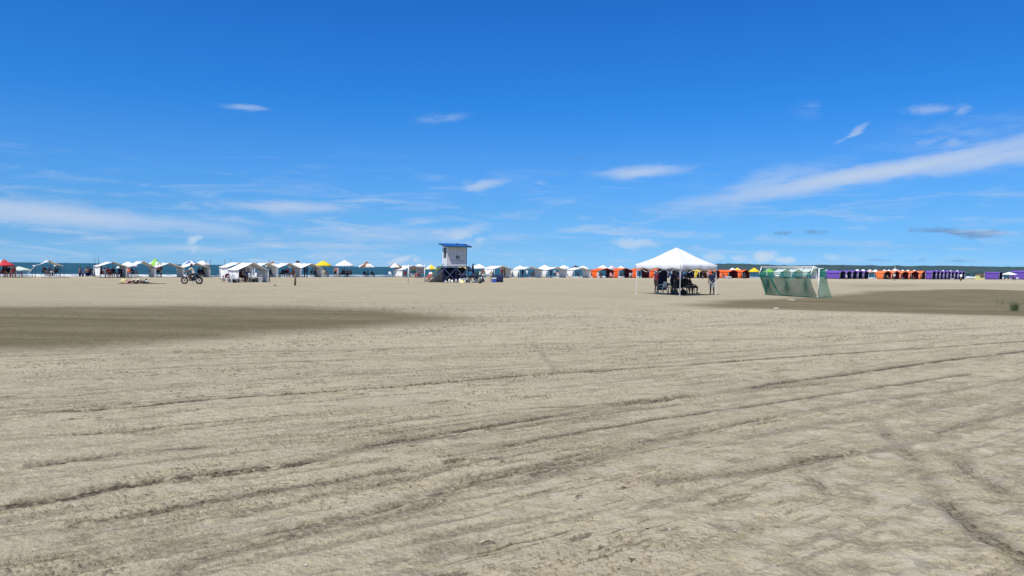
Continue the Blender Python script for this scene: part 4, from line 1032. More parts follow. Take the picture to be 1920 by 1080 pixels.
def seated(px, yb, shirt, shorts, col, desc, skin=0, yaw=None, hat=None, chairs=True, scale=1.0):
    P0 = G(px, yb); yw = random.uniform(-1.2, 1.2) if yaw is None else yaw
    off = Vector((-math.sin(yw), math.cos(yw), 0)) * .02
    person(P0, yw, 'sit', 'person sitting ' + desc.replace('rightmost inside', 'right inside'), shirt, shorts, skin, hat=hat, scale=scale, group='beachgoers')
    if chairs: chair(P0 + off, yw, col, '%s chair of the one %s' % (col, desc), scale)
def cooler(pos, yaw, col, label, s=(.6, .36, .34)):
    t = empty('cooler_box', pos, yaw, label, 'cooler', None)
    MB().box((0, 0, s[2] * .4), (s[0], s[1], s[2] * .8)).build('box_body', plas(col), t)
    MB().box((0, 0, s[2] * .9 + .004), (s[0] + .03, s[1] + .03, s[2] * .2)).build('lid', plas('white'), t)
    MB().path([(-s[0] / 2 - .03, 0, s[2] * .5), (-s[0] / 2 - .03, 0, s[2] + .08), (s[0] / 2 + .03, 0, s[2] + .08), (s[0] / 2 + .03, 0, s[2] * .5)], .012, 6).build('handle', plas('grey'), t)
    return t
def table(pos, yaw, col, label, s=(1.1, .7, .72), legm=None):
    t = empty('folding_table', pos, yaw, label, 'table', None)
    MB().box((0, 0, s[2] - .02), (s[0], s[1], .04)).build('tabletop', plas(col), t)
    for sx in (-1, 1):
        for sy in (-1, 1): MB().tube((sx * (s[0] / 2 - .08), sy * (s[1] / 2 - .08), s[2] - .04), (sx * (s[0] / 2 - .04), sy * (s[1] / 2 - .04), 0), .022, .016, 6).build('leg', legm or plas(col), t)
    return t
def bag(pos, col, label, s=.5):
    m = MB().lathe([(.05, 0), (.5, .03), (.56, .3), (.42, .62), (.20, .76), (.06, .8)], (0, 0, 0), 14, 0, s * .9, s * .6)
    m.v = [(x * (1 + .1 * math.sin(7 * y + 3 * z)), y * (1 + .12 * math.sin(9 * x + z)), z * s) for x, y, z in m.v]
    t = empty('beach_bag', pos, random.uniform(0, 3), label, 'bag', 'bags heaped beside the tower')
    m.build('bag_body', fab(col), t, True); MB().torus((0, 0, s * .8), s * .16, .014, 'X', 14, 6).build('strap', fab('navy'), t)
    return t
def bucket(pos, col, label, r=.16, h=.36):
    t = empty('bucket', pos, 0, label, 'bucket')
    MB().lathe([(r * .75, 0), (r * .78, .01), (r, h), (r * 1.08, h), (r * 1.08, h - .03), (r * .9, h - .04), (r * .72, .03)], (0, 0, 0), 16).build('pail', plas(col), t, True)
    MB().path([(r * math.cos(a), 0, h + r * .9 * math.sin(a)) for a in [math.pi * k / 8 for k in range(9)]], .008, 5).build('handle', M_METAL, t)
    return t

# left edge group
seated(4, 520, 'maroon', 'darkgrey', 'red', 'at the left edge of the photo under the red parasol')
seated(15, 520.2, 'black', 'black', 'maroon', 'in black under the red parasol')
person(G(12, 519), .4, 'stand', 'person in black standing under the red parasol', 'black', 'black', 2, group='beachgoers')
seated(25, 520.3, 'maroon', 'navy', 'red', 'in dark red beside the low greenish parasol')
table(G(34, 520.2), .3, 'red', 'low red table at the right end of the red parasol group', (.9, .6, .5))
seated(84, 517.5, 'black', 'darkgrey', 'navy', 'left under the open white canopy', yaw=1.3)
seated(92, 517.5, 'navy', 'black', 'black', 'in the middle under the open white canopy')
seated(101, 517.6, 'darkgrey', 'white', 'black', 'with pale cap under the open white canopy', hat='white')
seated(106, 517.6, 'black', 'black', 'navy', 'rightmost under the open white canopy', yaw=-1.2)
# waders in the surf
for i, (x, sc_, c_, d) in enumerate(((150, 1.0, None, 'leftmost bather standing in the shallow surf'), (155, .9, 'blue', 'bather in a blue top standing in the surf'), (163, 1.0, None, 'bare-chested bather between others in the surf'), (168.5, 1.05, 'black', 'bather in a dark top in the surf'), (175, .85, 'white', 'bather in white near the leftmost walled tent'), (452, .9, None, 'bather'))[:5]):
    P0 = G(x, 517.6); person(P0, random.uniform(0, 6), 'stand', d, c_, 'navy', (1, 3, 1, 0, 1)[i], scale=sc_, group='bathers in the surf', z=-.55)
# first walled tent group
seated(188.5, 520, 'black', 'black', 'maroon', 'in black beside the left wall of the leftmost walled tent')
seated(196.5, 520.6, 'white', 'white', 'red', 'in white in the leftmost walled tent', hat='white')
seated(204, 520.6, 'red', 'maroon', 'red', 'in red at the middle of the leftmost walled tent', 1)
seated(213, 520.4, 'black', 'khaki', 'cream', 'in white hat right in the leftmost walled tent', 1, hat='white')
seated(225, 520.6, 'navy', 'navy', 'navy', 'in navy below the small low parasol', hat='lightblue')
seated(232, 520.2, 'black', 'darkgrey', 'black', 'in black under the white parasol, left')
seated(239, 520.4, 'orange', 'lightorange', 'white', 'in orange under the white parasol', 1, hat='white')
seated(245.5, 520.2, 'black', 'darkgreen', 'darkgrey', 'in dark green right of the one in orange')
seated(253.5, 517.5, 'teal', 'black', 'darkgreen', 'alone between the two left tents')
person(G(283, 519.5), 1.0, 'stand', 'person in black and white standing at the wall of the green parasol tent', 'white', 'black', 2, group='beachgoers', scale=.95)
person(G(296.5, 519.5), .2, 'stand', 'person in dark trousers standing under the lime green parasol', 'pink', 'black', 1, group='beachgoers')
person(G(302, 519.5), 2.6, 'stand', 'person in white shorts standing right of the lime green parasol', 'grey', 'white', 0, group='beachgoers')
# tent behind rider
seated(374, 519.5, 'navy', 'black', 'navy', 'in navy behind the motorcycle rider, left', scale=1.0)
seated(381, 519.5, 'black', 'maroon', 'maroon', 'in black behind the motorcycle rider, middle')
seated(388, 519.3, 'darkgrey', 'pink', 'darkgrey', 'behind the motorcycle rider, right')
# big white tent
seated(452, 528.2, 'maroon', 'black', 'maroon', 'leftmost inside the big long white tent', yaw=1.5)
seated(458.5, 527.5, 'darkgrey', 'navy', 'black', 'second from left inside the big long white tent')
seated(465, 527.6, 'navy', 'black', 'black', 'third from left inside the big long white tent', 2)
person(G(456, 526), 2.9, 'stand', 'person in navy standing inside the big long white tent', 'navy', 'navy', 0, group='beachgoers')
chair(G(472, 528), 1.3, 'white', 'white plastic chair standing empty inside the big long white tent')
chair(G(475, 526.5), -.4, 'white', 'empty white plastic chair at the back of the big long white tent')
for x, y in ((477.5, 527), (490, 529), (495.5, 528.4)):
    P0 = G(x, y); o = MB().tube((0, 0, 0), (0, 0, 1.45 if x < 480 else 1.25), .035, .03).build('pole', M_WPOLE, None, True); o.location = P0
    tag(o, 'short white pole inside the big long white tent, ' + {477.5: 'leftmost and tallest', 490: 'rising behind the white bucket', 495.5: 'rightmost'}[x], 'pole', 'thin poles among the tents')
P0 = G(483, 527.8); m = MB().lathe([(1, 0), (1.0, .12), (.8, .3), (.5, .38), (.1, .42)], (0, 0, 0), 16, 0, .95, .55); m.v = [(x, y, z * (1 + .2 * math.sin(4 * x + 2 * y))) for x, y, z in m.v]
o = m.build('covered_pile', fab('black'), None, True); o.location = P0; tag(o, 'low pile under black cloth on the floor of the big long white tent', 'pile')
bucket(G(488.5, 529.7), 'white', 'white bucket standing before the big long white tent', .22, .5)
cooler(G(494, 529), .3, 'grey', 'grey cooler right of the white bucket')
bag(G(499, 529), 'lightgrey', 'light grey bag near the right front corner of the big long white tent', .35)
table(G(424, 528.5), .5, 'maroon', 'small dark red table outside the left wall of the big tent', (.7, .6, .62))
chair(G(424.5, 530), -2.5, 'maroon', 'dark red plastic chair at the left corner of the big long white tent')
chair(G(429.5, 530.2), -1.2, 'white', 'white plastic chair in sunlight outside the big tent wall, left')
chair(G(435.5, 530), .9, 'white', 'white plastic chair in sunlight outside the big tent wall, right')
cooler(G(442, 530), -.5, 'black', 'black cooler beside the left front corner of the big long white tent', (.5, .4, .4))
# folded umbrella leaning
P0 = G(446, 530.3); o = MB().tube((0, 0, .05), (-.5, .1, .75), .05, .03).build('folded_parasol', fab('lightgrey'), None, True); o.location = P0; tag(o, 'folded grey parasol leaning at the front corner of the big long white tent', 'parasol')
# next tents
seated(508, 519.6, 'navy', 'navy', 'navy', 'behind the thin dark pole right of the big tent')
seated(529, 519.8, 'navy', 'navy', 'navy', 'in navy left of the dark wooden post', hat='white')
seated(536, 519.8, 'black', 'white', 'maroon', 'in black just left of the dark wooden post')
person(G(540, 519), .5, 'stand', 'person in dark clothes standing in the tent above the wooden post', 'maroon', 'navy', 0, group='beachgoers', scale=.8)
seated(548, 520, 'maroon', 'maroon', 'maroon', 'in dark red touching the wooden post on its left')
person(G(550, 519), 2.5, 'stand', 'person with a white towel shirt standing behind the wooden post', 'white', 'black', 1, group='beachgoers')
person(G(571, 519.5), 1.5, 'stand', 'person in navy standing at the left wall of the tent beside the yellow parasol', 'navy', 'navy', 0, group='beachgoers')
person(G(575.5, 519.5), -1.5, 'stand', 'person in black standing in the tent beside the yellow parasol', 'darkgrey', 'black', 2, group='beachgoers')
person(G(584, 519.3), .5, 'stand', 'person in dark teal in the middle of the tent beside the yellow parasol', 'teal', 'black', 0, group='beachgoers')
seated(592, 519.6, 'darkgrey', 'darkgrey', 'darkgrey', 'in grey inside the tent beside the yellow parasol')
seated(598, 519.6, 'brown', 'darkgrey', 'brown', 'in brown inside the tent beside the yellow parasol')
seated(606.5, 519.6, 'khaki', 'khaki', 'cream', 'in khaki under the yellow parasol', 1)
seated(611, 519, 'darkgreen', 'khaki', 'darkgreen', 'in dark green right under the yellow parasol')
person(G(628.5, 519.6), .4, 'stand', 'bare-chested person in black shorts standing left of the white parasol', None, 'black', 1, group='beachgoers', scale=.93)
person(G(632.5, 519.6), -.6, 'stand', 'person in a white skirt standing left of the white parasol', 'pink', 'white', 3, group='beachgoers', scale=.93)
for x, a_, b_, c_, d in ((641, 'navy', 'black', 'black', 'leftmost of four'), (646, 'black', 'navy', 'navy', 'second of four'), (651.5, 'navy', 'navy', 'black', 'third of four'), (656, 'black', 'black', 'navy', 'rightmost of four')):
    seated(x, 519, a_, b_, c_, d + ' under the plain white parasol')
for x, a_, c_, d in ((683.5, 'navy', 'navy', 'left'), (690, 'lightblue', 'grey', 'middle'), (698.5, 'darkgrey', 'navy', 'right')):
    seated(x, 519.2, a_, 'navy', c_, d + ' of three under the lone striped parasol', scale=.85)
chair(G(727, 519.4), 1.2, 'blue', 'blue plastic chair at the waterline left of the banner tent'); chair(G(731, 519.2), .3, 'white', 'white plastic chair beside the blue one at the waterline')
seated(759.5, 520.5, 'maroon', 'black', 'maroon', 'in a white cap left of the banner post', hat='white')
person(G(770.5, 520.5), .2, 'stand', 'person in pale trousers whose legs show below the banner', 'cream', 'cream', 1, group='beachgoers', scale=.8)
seated(781, 521.5, 'red', 'red', 'red', 'in bright red below the banner', 1)
seated(785, 521, 'black', 'black', 'black', 'in black below the banner')
cooler(G(774.5, 521), .2, 'khaki', 'khaki cooler under the left half of the banner', (.5, .4, .4))
# red and white lounger-like seat by the ramp
chair(G(803, 526.5), -.9, 'red', 'red plastic chair at the foot of the tower ramp'); 
seated(806.5, 524.5, 'white', 'red', 'maroon', 'in white and red at the foot of the tower ramp', 3, yaw=-.5)

# around the tower
t_, TP, TA, TW, TD, DECK = TWR
def tw(x, y, z=0): 
    c_, s_ = math.cos(TA), math.sin(TA); return Vector((TP.x + c_ * x - s_ * y, TP.y + s_ * x + c_ * y, z))
person(tw(TW + .95, .48), TA + math.pi * .5, 'stand', 'person in dark clothes climbing the tower stair', 'black', 'navy', 2, group='beachgoers', z=.62, scale=.9)
k_ = 0
for (x, y, col, lab) in ((-.35, -.3, 'white', 'white water jug at the left tower leg'), (.25, -.35, 'cream', 'cream jug under the tower, left'), (.65, -.32, 'white', 'white jug under the middle of the tower'), (1.05, -.35, 'lightgrey', 'grey jug under the tower, middle'),
                        (1.5, -.33, 'white', 'white jug under the tower, right'), (1.95, -.35, 'cream', 'cream jug near the right tower leg'), (2.75, -.3, 'white', 'white jug at the bottom of the stair'), (3.4, -.3, 'white', 'white jug at the right end of the stair')):
    js = random.uniform(.65, 1.15); t2 = empty('water_jug', tw(x + random.uniform(-.15, .15), y + random.uniform(-.2, .25)), random.uniform(0, 3), lab, 'jug', 'jugs lined up at the tower')
    MB().lathe([(.11, 0), (.13, .02), (.13, .26), (.10, .32), (.04, .35), (.04, .40)], (0, 0, 0), 12).build('jug_body', plas(col), t2, True); MB().lathe([(.045, .40), (.045, .43)], (0, 0, 0), 10).build('cap', plas('blue'), t2); t2.scale = (js, js, js * random.uniform(.8, 1.1))
for x, y, col, d in ((.2, .5, 'navy', 'leftmost'), (.9, .6, 'black', 'second'), (1.6, .5, 'navy', 'third'), (2.3, .6, 'darkgrey', 'fourth')):
    chair(tw(x, y), random.uniform(0, 6), col, '%s plastic chair, %s of those under the tower deck' % (col, d))
cooler(tw(2.0, -.1), .4, 'navy', 'navy cooler under the right side of the tower deck', (.7, .45, .45))
table(tw(3.05, -.55), TA, 'navy', 'navy table with shelf standing before the tower stair', (1.1, .5, .8), M_DPOLE)
for i, (x, y, a_, d) in enumerate(((2.75, -.2, 'teal', 'in teal before the tower stair'), (3.6, -.1, 'darkgreen', 'in dark green right of the tower stair'))):
    P0 = tw(x, y); person(P0, random.uniform(-1, 1), 'stand', 'person ' + d, a_, 'black', 2, group='beachgoers', scale=.86)
P0 = G(866.5, 530.2); o = MB().lathe([(.34, 0), (.33, .03), (.20, .22), (.05, .34), (.02, .36)], (0, 0, 0), 14).build('sand_bucket_heap', plas('paleyellow'), None, True); o.name = 'upturned_bowl'; o.location = P0; tag(o, 'pale yellow upturned bowl on the sand in front of the tower stair', 'bowl')
seated(884.5, 519.6, 'pink', 'pink', 'red', 'in pink far behind, right of the tower', scale=1.0); seated(888, 519.6, 'maroon', 'black', 'maroon', 'in dark red far behind, right of the tower')
# bags and people right of the tower
for x, y, c_, s_, l in ((896, 526.5, 'lightgrey', .55, 'light grey bag at the left of the heap by the navy table'), (899, 530.5, 'camo', .8, 'big mottled grey bag at the front of the heap'), (902.5, 526.5, 'white', .55, 'white bag in the middle of the heap'),
                        (901, 531.5, 'black', .38, 'small black bag lying lowest in front of the heap'), (905, 529, 'navy', .6, 'navy bag leaning on the table end'), (894.5, 522.5, 'white', .5, 'small white bag highest at the back of the heap')):
    bag(G(x, y), c_, l, s_)
person(G(900, 526), 1.2, 'lean', 'person in a white top bending over the bag heap', 'white', 'darkgrey', 0, group='beachgoers', scale=.85)
person(G(905.5, 525), -.8, 'stand', 'person in brown standing between bag heap and white flap tent', 'brown', 'khaki', 1, group='beachgoers')
table(G(915, 528.8), .1, 'black', 'black table holding white packages, left end', (1.5, .6, .8), M_DPOLE)
table(G(932.5, 529), .1, 'navy', 'tall navy table at the right end of the flap tent', (1.35, .7, .95), plas('navy'))
def parcel(pos, col, label, s=(.3, .2, .16)):
    t = empty('package', pos, random.uniform(-.5, .5), label, 'package', 'packages about the tables'); MB().box((0, 0, s[2] / 2), s).build('carton', plas(col), t); MB().box((0, 0, s[2] + .003), (s[0] * .96, .04, .006)).build('tape', plas('khaki'), t); return t
for i, (dx, c_, l) in enumerate(((-.5, 'white', 'white package at the left of the black table'), (-.05, 'lightgrey', 'light grey package in the middle of the black table'), (.45, 'cream', 'cream package at the right of the black table'))):
    parcel(G(915, 528.8) + Vector((dx, 0, .80)), c_, l)
person(G(921, 527.8), .2, 'stand', 'person with a tan shirt standing behind the black table', 'khaki', 'khaki', 1, group='beachgoers', scale=.8)
MBx = MB().sheet([[(-.7 + 1.4 * i / 8, .03 * math.sin(i * 1.9), .02 + .85 * j / 3) for j in range(4)] for i in range(9)], .015)
P0 = G(932.5, 529.3); o = MBx.build('table_skirt', fab('navy'), None, True); o.location = P0; tag(o, 'navy cloth hanging before the tall navy table', 'cloth')
cooler(G(926, 529.5), .1, 'blue', 'blue cooler between the black and navy tables', (.5, .4, .55))
person(G(941, 521.5), .3, 'stand', 'person in maroon standing at the open end of the flap tent', 'maroon', 'darkgrey', 0, group='beachgoers')
person(G(946, 521), 1.3, 'stand', 'person in brown standing at the open end of the flap tent', 'brown', 'black', 2, group='beachgoers')
seated(951, 520.6, 'black', 'maroon', 'maroon', 'right inside the flap tent beside the tower')
person(G(958, 520.5), 0, 'stand', 'person in white at the far right of the flap tent', 'white', 'khaki', 0, group='beachgoers', scale=.9)
# tapered white tents
for x, a_, b_, pose, d in ((979.5, 'black', 'maroon', 'stand', 'in black at the left inside the first tapered tent'), (988, 'white', 'lightblue', 'stand', 'in white in the middle of the first tapered tent'), (996, 'teal', 'navy', 'stand', 'in teal inside the first tapered tent')):
    person(G(x, 520), random.uniform(-1, 1), pose, 'person standing ' + d, a_, b_, 0, group='beachgoers', scale=.9)
seated(1001, 520.2, 'black', 'navy', 'navy', 'in black at the right inside the first tapered tent'); seated(1010, 520.2, 'darkgrey', 'grey', 'darkgrey', 'in grey at the right wall of the first tapered tent')
for x, a_, b_, d in ((1033, 'navy', 'black', 'in navy at the left inside the second tapered tent'), (1040, 'lightgrey', 'navy', 'in light grey inside the second tapered tent')):
    person(G(x, 520), random.uniform(-1, 1), 'stand', 'person standing ' + d, a_, b_, 0, group='beachgoers', scale=.95)
seated(1046.5, 520.3, 'pink', 'white', 'white', 'in pink inside the second tapered tent', 1); seated(1054, 520.2, 'black', 'black', 'black', 'in black at the right of the second tapered tent')
seated(1084, 520.3, 'navy', 'navy', 'navy', 'in navy inside the third tapered tent'); seated(1096, 520.3, 'darkgrey', 'black', 'darkgrey', 'in grey inside the third tapered tent')
person(G(1105, 520.8), .3, 'sit', 'person in white sitting on a crate between white and orange tents', 'white', 'white', 3, group='beachgoers')
# at the orange tents
seated(1122, 522, 'white', 'navy', 'white', 'in white at the mouth of the leftmost orange tent'); seated(1127, 521.6, 'black', 'navy', 'black', 'in black inside the leftmost orange tent')
seated(1138, 521, 'grey', 'navy', 'darkgrey', 'in grey inside the leftmost orange tent')
seated(1146, 521.6, 'pink', 'pink', 'pink', 'in pink between the first two orange tents', 1)
seated(1166, 521.4, 'black', 'black', 'black', 'in black inside the second orange tent'); person(G(1171, 521), .2, 'stand', 'person in teal inside the second orange tent', 'teal', 'navy', 0, group='beachgoers')
seated(1182, 521.4, 'lightgrey', 'khaki', 'cream', 'in light grey at the right of the second orange tent')
person(G(1199.5, 521.3), 2, 'stand', 'person in teal inside the third orange tent', 'teal', 'teal', 0, group='beachgoers', scale=.9)
seated(1357, 522.8, 'navy', 'grey', 'grey', 'right of the canopy between orange tents'); seated(1396, 522.8, 'navy', 'black', 'navy', 'in navy at the last orange tent of the near row', scale=1.1)
cooler(G(1366, 523.3), .5, 'lightgrey', 'light grey cooler before the second orange tent right of the canopy', (1.1, .6, .55))
person(G(1327, 523), .4, 'stand', 'person in pink seen under the canopy beside the yellow tent', 'pink', 'grey', 1, group='beachgoers', scale=.95)
person(G(1317.5, 524), 1.4, 'stand', 'person in dark clothes before the yellow tent', 'navy', 'lightgrey', 2, group='beachgoers', scale=.8)

# ------------------------------------------------------------------ under the pop-up canopy
Q = G(1230.5, 549.5)
person(Q, math.pi - .9, 'lean', 'person in a maroon shirt standing at the left under the pop-up canopy', 'maroon', 'darkgrey', 2, fine=True)
Q2 = G(1335, 551.8)
person(Q2, math.pi + .15, 'hips', 'person in navy top and light grey shorts, hand on hip, at the right canopy leg', 'navy', 'lightgrey', 2, fine=True)
person(G(1266, 548.5), .8, 'stand', 'person in black standing behind the seated group under the canopy', 'black', 'black', 2, fine=True)
person(G(1277, 547.8), math.pi, 'stand', 'person in navy with a grey cap standing at the canopy centre', 'navy', 'black', 0, hat='grey', fine=True)
person(G(1260, 550.5), 1.1, 'lean', 'person in dark blue leaning over the table under the canopy', 'navy', 'navy', 2, fine=True)
Q = G(1287.5, 551.5); person(Q, .5, 'sit', 'person in mottled khaki sitting near the front canopy leg', 'black', 'camo', 2, fine=True, scale=1.08)
chair(Q, .5, 'darkgrey', 'dark grey plastic chair of the khaki person under the canopy', 1.08)
Q = G(1272, 551.5); person(Q, -1.2, 'sit', 'person in black sitting left of the front canopy leg', 'black', 'darkgrey', 2, fine=True)
chair(Q, -1.2, 'black', 'black plastic chair left of the front canopy leg')
Q = G(1296, 550.5); person(Q, 1.3, 'sit', 'person in dark grey sitting rightmost in the group under the canopy', 'darkgrey', 'black', 0, fine=True)
chair(Q, 1.3, 'darkgrey', 'dark grey plastic chair rightmost in the canopy group')
chair(G(1253, 549.8), .6, 'black', 'black plastic chair behind the white table under the canopy')
table(G(1246, 549.6), .15, 'black', 'black table with pale parcels at the left under the canopy', (.85, .6, .62), M_DPOLE)
TB = G(1246, 549.6)
parcel(TB + Vector((-.2, 0, .625)), 'white', 'white carton on the left of the canopy table', (.34, .3, .2)); parcel(TB + Vector((.2, .05, .625)), 'lightgrey', 'light grey carton on the right of the canopy table', (.3, .26, .14))
parcel(TB + Vector((-.2, .02, .83)), 'white', 'small white carton stacked on top of another', (.2, .2, .12))
chair(G(1242, 550.5), -2.6, 'white', 'white plastic chair tucked at the canopy table')
for x, y, c_, l in ((1266, 552, 'darkgrey', 'dark grey bag on the sand under the canopy, left'), (1281, 553, 'black', 'black bag at the foot of the front canopy leg')):
    o = bag(G(x, y), c_, l, .5); o['group'] = 'bags under the canopy'
def hanging(p, q, z0, z1, col, label):
    g = [[tuple(Vector(p).lerp(Vector(q), i / 14) + Vector((.02 * math.sin(i * 2), .05 * math.sin(i * 1.4), z0 + (z1 - z0) * j / 5))) for j in range(6)] for i in range(15)]
    o = MB().sheet(g, .015).build('hanging_cloth', fab(col), None, True); tag(o, label, 'cloth')
    return o
bc = CF + CUX * CWD * .55 + CUY * CDP * .93
hanging(bc - CUY * 0 - CUX * .1, bc + CUX * .9, .25, 1.95, 'navy', 'dark navy cloth hanging at the back of the pop-up canopy')
# motorcycle
def motorcycle(pos, yaw, label, col='black', scale=1.0):
    t = empty('motorcycle', pos, yaw, label, 'motorcycle', None); t.scale = (scale,) * 3
    PT = pm(col + '_bike_paint', FAB[col], .25, .1, 4); ENG = pm('engine_metal', (.03,.03,.033), .4, .3, 9, .8); CH = pm('chrome', (.6,.6,.62), .18, .05, 5, 1)
    for y, fr in ((-.62, 1), (.60, 0)):
        w = MB().torus((0, y, .30), .255, .055 if fr else .065, 'X', 28, 8).build('wheel', M_RUB, t, True)
        m = MB().torus((0, y, .30), .205, .016, 'X', 24, 6); m.tube((-.06, y, .30), (.06, y, .30), .035, None, 10)
        for k in range(6): a = math.pi * k / 3; m.bar((0, y, .30), (0, y + .2 * math.cos(a), .30 + .2 * math.sin(a)), .02, .028)
        m.build('rim', pm('grey_alloy', (.22, .22, .23), .45, .1, 5, .6), w)
        g = [[((i - 1) * .055, y + .33 * math.cos(a), .30 + .33 * math.sin(a)) for a in [R(k) for k in ((35, 60, 90, 120, 150) if fr else (10, 35, 60, 90, 120))]] for i in range(3)]
        MB().sheet(g, .012).build('mudguard', PT, t, True)
    for s in (-1, 1): MB().tube((s * .085, -.62, .30), (s * .075, -.40, .86), .022, None, 8).build('fork', CH, t, True)
    MB().tube((0, -.41, .74), (0, -.36, .92), .03).tube((0, -.38, .80), (0, -.10, .34), .028).tube((0, -.38, .84), (0, .18, .72), .026).tube((0, .18, .72), (0, .28, .36), .024).tube((0, .18, .72), (0, .70, .80), .022).tube((0, -.10, .34), (0, .28, .34), .024).build('frame', M_DPOLE, t, True)
    tk = MB().lathe([(.02, -.26), (.10, -.22), (.13, 0), (.11, .16), (.04, .26)], (0, 0, 0), 14).build('fuel_tank', PT, t, True)
    tk.rotation_euler = (R(-80), 0, 0); tk.location = (0, -.16, .84)
    s_ = MB().sheet([[((i - 2) * .065, .02 + .66 * j / 6, .80 + .05 * math.sin(j * .9) + .06 * j / 6 - .02 * abs(i - 2)) for j in range(7)] for i in range(5)], .07).build('saddle', fab('black'), t, True)
    MB().box((0, .02, .44), (.28, .50, .34)).box((0, -.20, .66), (.22, .26, .22)).box((0, .52, .62), (.18, .34, .14)).box((0, .34, .66), (.24, .42, .16)).tube((0, -.04, .5), (0, -.14, .68), .075, .07, 12).tube((-.13, .02, .38), (.13, .02, .38), .09, None, 12).build('engine', ENG, t)
    MB().path([(.11, -.12, .5), (.13, -.16, .3), (.14, .1, .26)], .022, 8).tube((.14, .1, .26), (.15, .78, .38), .035, .042, 10).build('exhaust', CH, t, True)
    MB().path([(-.33, -.30, 1.0), (-.2, -.38, .98), (.2, -.38, .98), (.33, -.30, 1.0)], .014, 8).build('handlebar', M_DPOLE, t, True)
    for s in (-1, 1):
        MB().tube((s * .22, -.38, 1.0), (s * .25, -.42, 1.14), .008).box((s * .26, -.42, 1.17), (.10, .015, .06)).build('mirror', M_DPOLE, t)
        MB().tube((s * .1, .05, .32), (s * .26, .05, .32), .014).build('footrest', M_DPOLE, t)
    hl = MB().lathe([(.085, 0), (.08, .05), (.05, .10), (.02, .12)], (0, 0, 0), 14).build('headlight', CH, t, True); hl.rotation_euler = (R(-90), 0, 0); hl.location = (0, -.50, .90)
    MB().box((0, .76, .80), (.12, .05, .07)).build('tail_light', plas('red'), t)
    MB().path([(-.10, .50, .88), (-.12, .86, .90), (.12, .86, .90), (.10, .50, .88)], .012).build('rear_rack', M_DPOLE, t)
    MB().tube((-.1, .0, .1), (-.1, .15, .34), .01).build('side_stand', M_DPOLE, t)
    MB().box((0, .80, .58), (.16, .02, .12)).build('number_plate', pm('plate_yellow', (.6,.5,.08), .5), t)
    return t
Q = G(360, 532.4)
motorcycle(Q, R(-90) + .12, 'black motorcycle ridden to the left across the sand')
person(Q + Vector((.02, 0, 0)), R(-90) + .12, 'ride', 'rider in a tan shirt and dark cap on the black motorcycle', 'cream', 'darkgrey', 0, fine=True, hat='darkgrey')
Q = G(1801.5, 527.3)
motorcycle(Q, R(150), 'small distant motorcycle right of the long purple row', 'black', 1.1)
person(Q, R(150), 'ride', 'rider in a white shirt on the distant motorcycle', 'white', 'black', 2, scale=1.1)
# sunbathers
person(G(241, 531.5), R(78), 'prone', 'sunbather in pink lying on the sand, head with cream hat to the left', 'maroon', 'pink', 1, hat='cream', scale=.8)
person(G(257, 532), R(60), 'prone', 'second sunbather lying on the sand with a black top', 'black', 'black', 3, scale=.8)
person(G(264, 531.6), R(160), 'prone', 'sunbather in dark red lying between the others, feet toward the sea', 'maroon', 'maroon', 1, scale=.85)
person(G(272, 531.8), R(-70), 'prone', 'rightmost sunbather with a white hat lying on the sand', 'darkgreen', 'darkgreen', 1, hat='white', scale=.8)
def towel(px, py, w, d, yaw, col, label):
    P0 = G(px, py); g = [[(-w / 2 + w * i / 8, -d / 2 + d * j / 5, .016 + .008 * math.sin(i * 2 + j * 3)) for j in range(6)] for i in range(9)]
    o = MB().sheet(g, .012).build('beach_towel', fab(col), None, True); o.location = P0; o.rotation_euler = (0, 0, yaw); tag(o, label, 'towel', 'towels on the sand')
towel(244, 532, 1.9, .8, .1, 'darkgrey', 'dark towel under the two lying sunbathers'); towel(266, 532, 1.4, .8, -.1, 'maroon', 'dark red towel under the right pair of sunbathers')
bag(G(233, 530.6), 'paleyellow', 'pale yellow bag at the head of the sunbathers', .5)['group'] = 'bags by the sunbathers'
bag(G(275, 531.5), 'white', 'white bag right of the rightmost sunbather', .34)['group'] = 'bags by the sunbathers'
o = MB().sheet([[(-.9 + 1.8 * i / 10, .18 * math.sin(i) + (-.12 + .24 * j / 3), .02 + .03 * math.sin(i * 2.2 + j)) for j in range(4)] for i in range(11)], .03).build('shadow_strip', pm('painted_shadow', (.05,.045,.03), .9, .3, 9), None, True)  # dark sheet laid on the sand as the shadow of the sunbathers
o.location = G(292, 532.2); tag(o, 'dark sheet laid as the shadow right of the sunbathers', 'shadow')

# far right
person(G(1677, 526.4), -1.2, 'walk', 'person in a white shirt walking before the far orange tents', 'white', 'black', 2)
person(G(1587.5, 524.6), .5, 'stand', 'person in white beside the first purple tent opening', 'white', 'lightgrey', 0, group='beachgoers', scale=.7)
for x, a_, c_, d in ((1664, 'khaki', 'darkgrey', 'at the first far orange tent'), (1692, 'maroon', 'grey', 'at the third far orange tent'), (1713, 'darkgrey', 'brown', 'at the fourth far orange tent')):
    seated(x, 524.3, a_, 'black', c_, d)
seated(1883.5, 525, 'navy', 'black', 'navy', 'left under the far right white parasol'); seated(1891, 525.4, 'black', 'black', 'black', 'in black under the far right white parasol'); seated(1900, 525.4, 'navy', 'darkgrey', 'darkgrey', 'right under the far right white parasol')
chair(G(1895, 526.2), .8, 'white', 'white plastic chair in front of the far right white parasol'); chair(G(1881.5, 524.8), -.4, 'white', 'white plastic chair at the left of the far right parasol'); chair(G(1908, 525.2), 0, 'white', 'white plastic chair near the right edge of the photo'); chair(G(1912, 525.4), 1, 'lightgrey', 'light grey plastic chair nearest the right edge of the photo')
bucket(G(1785, 525.3), 'white', 'white tub on the sand before the long purple row', .42, .45)
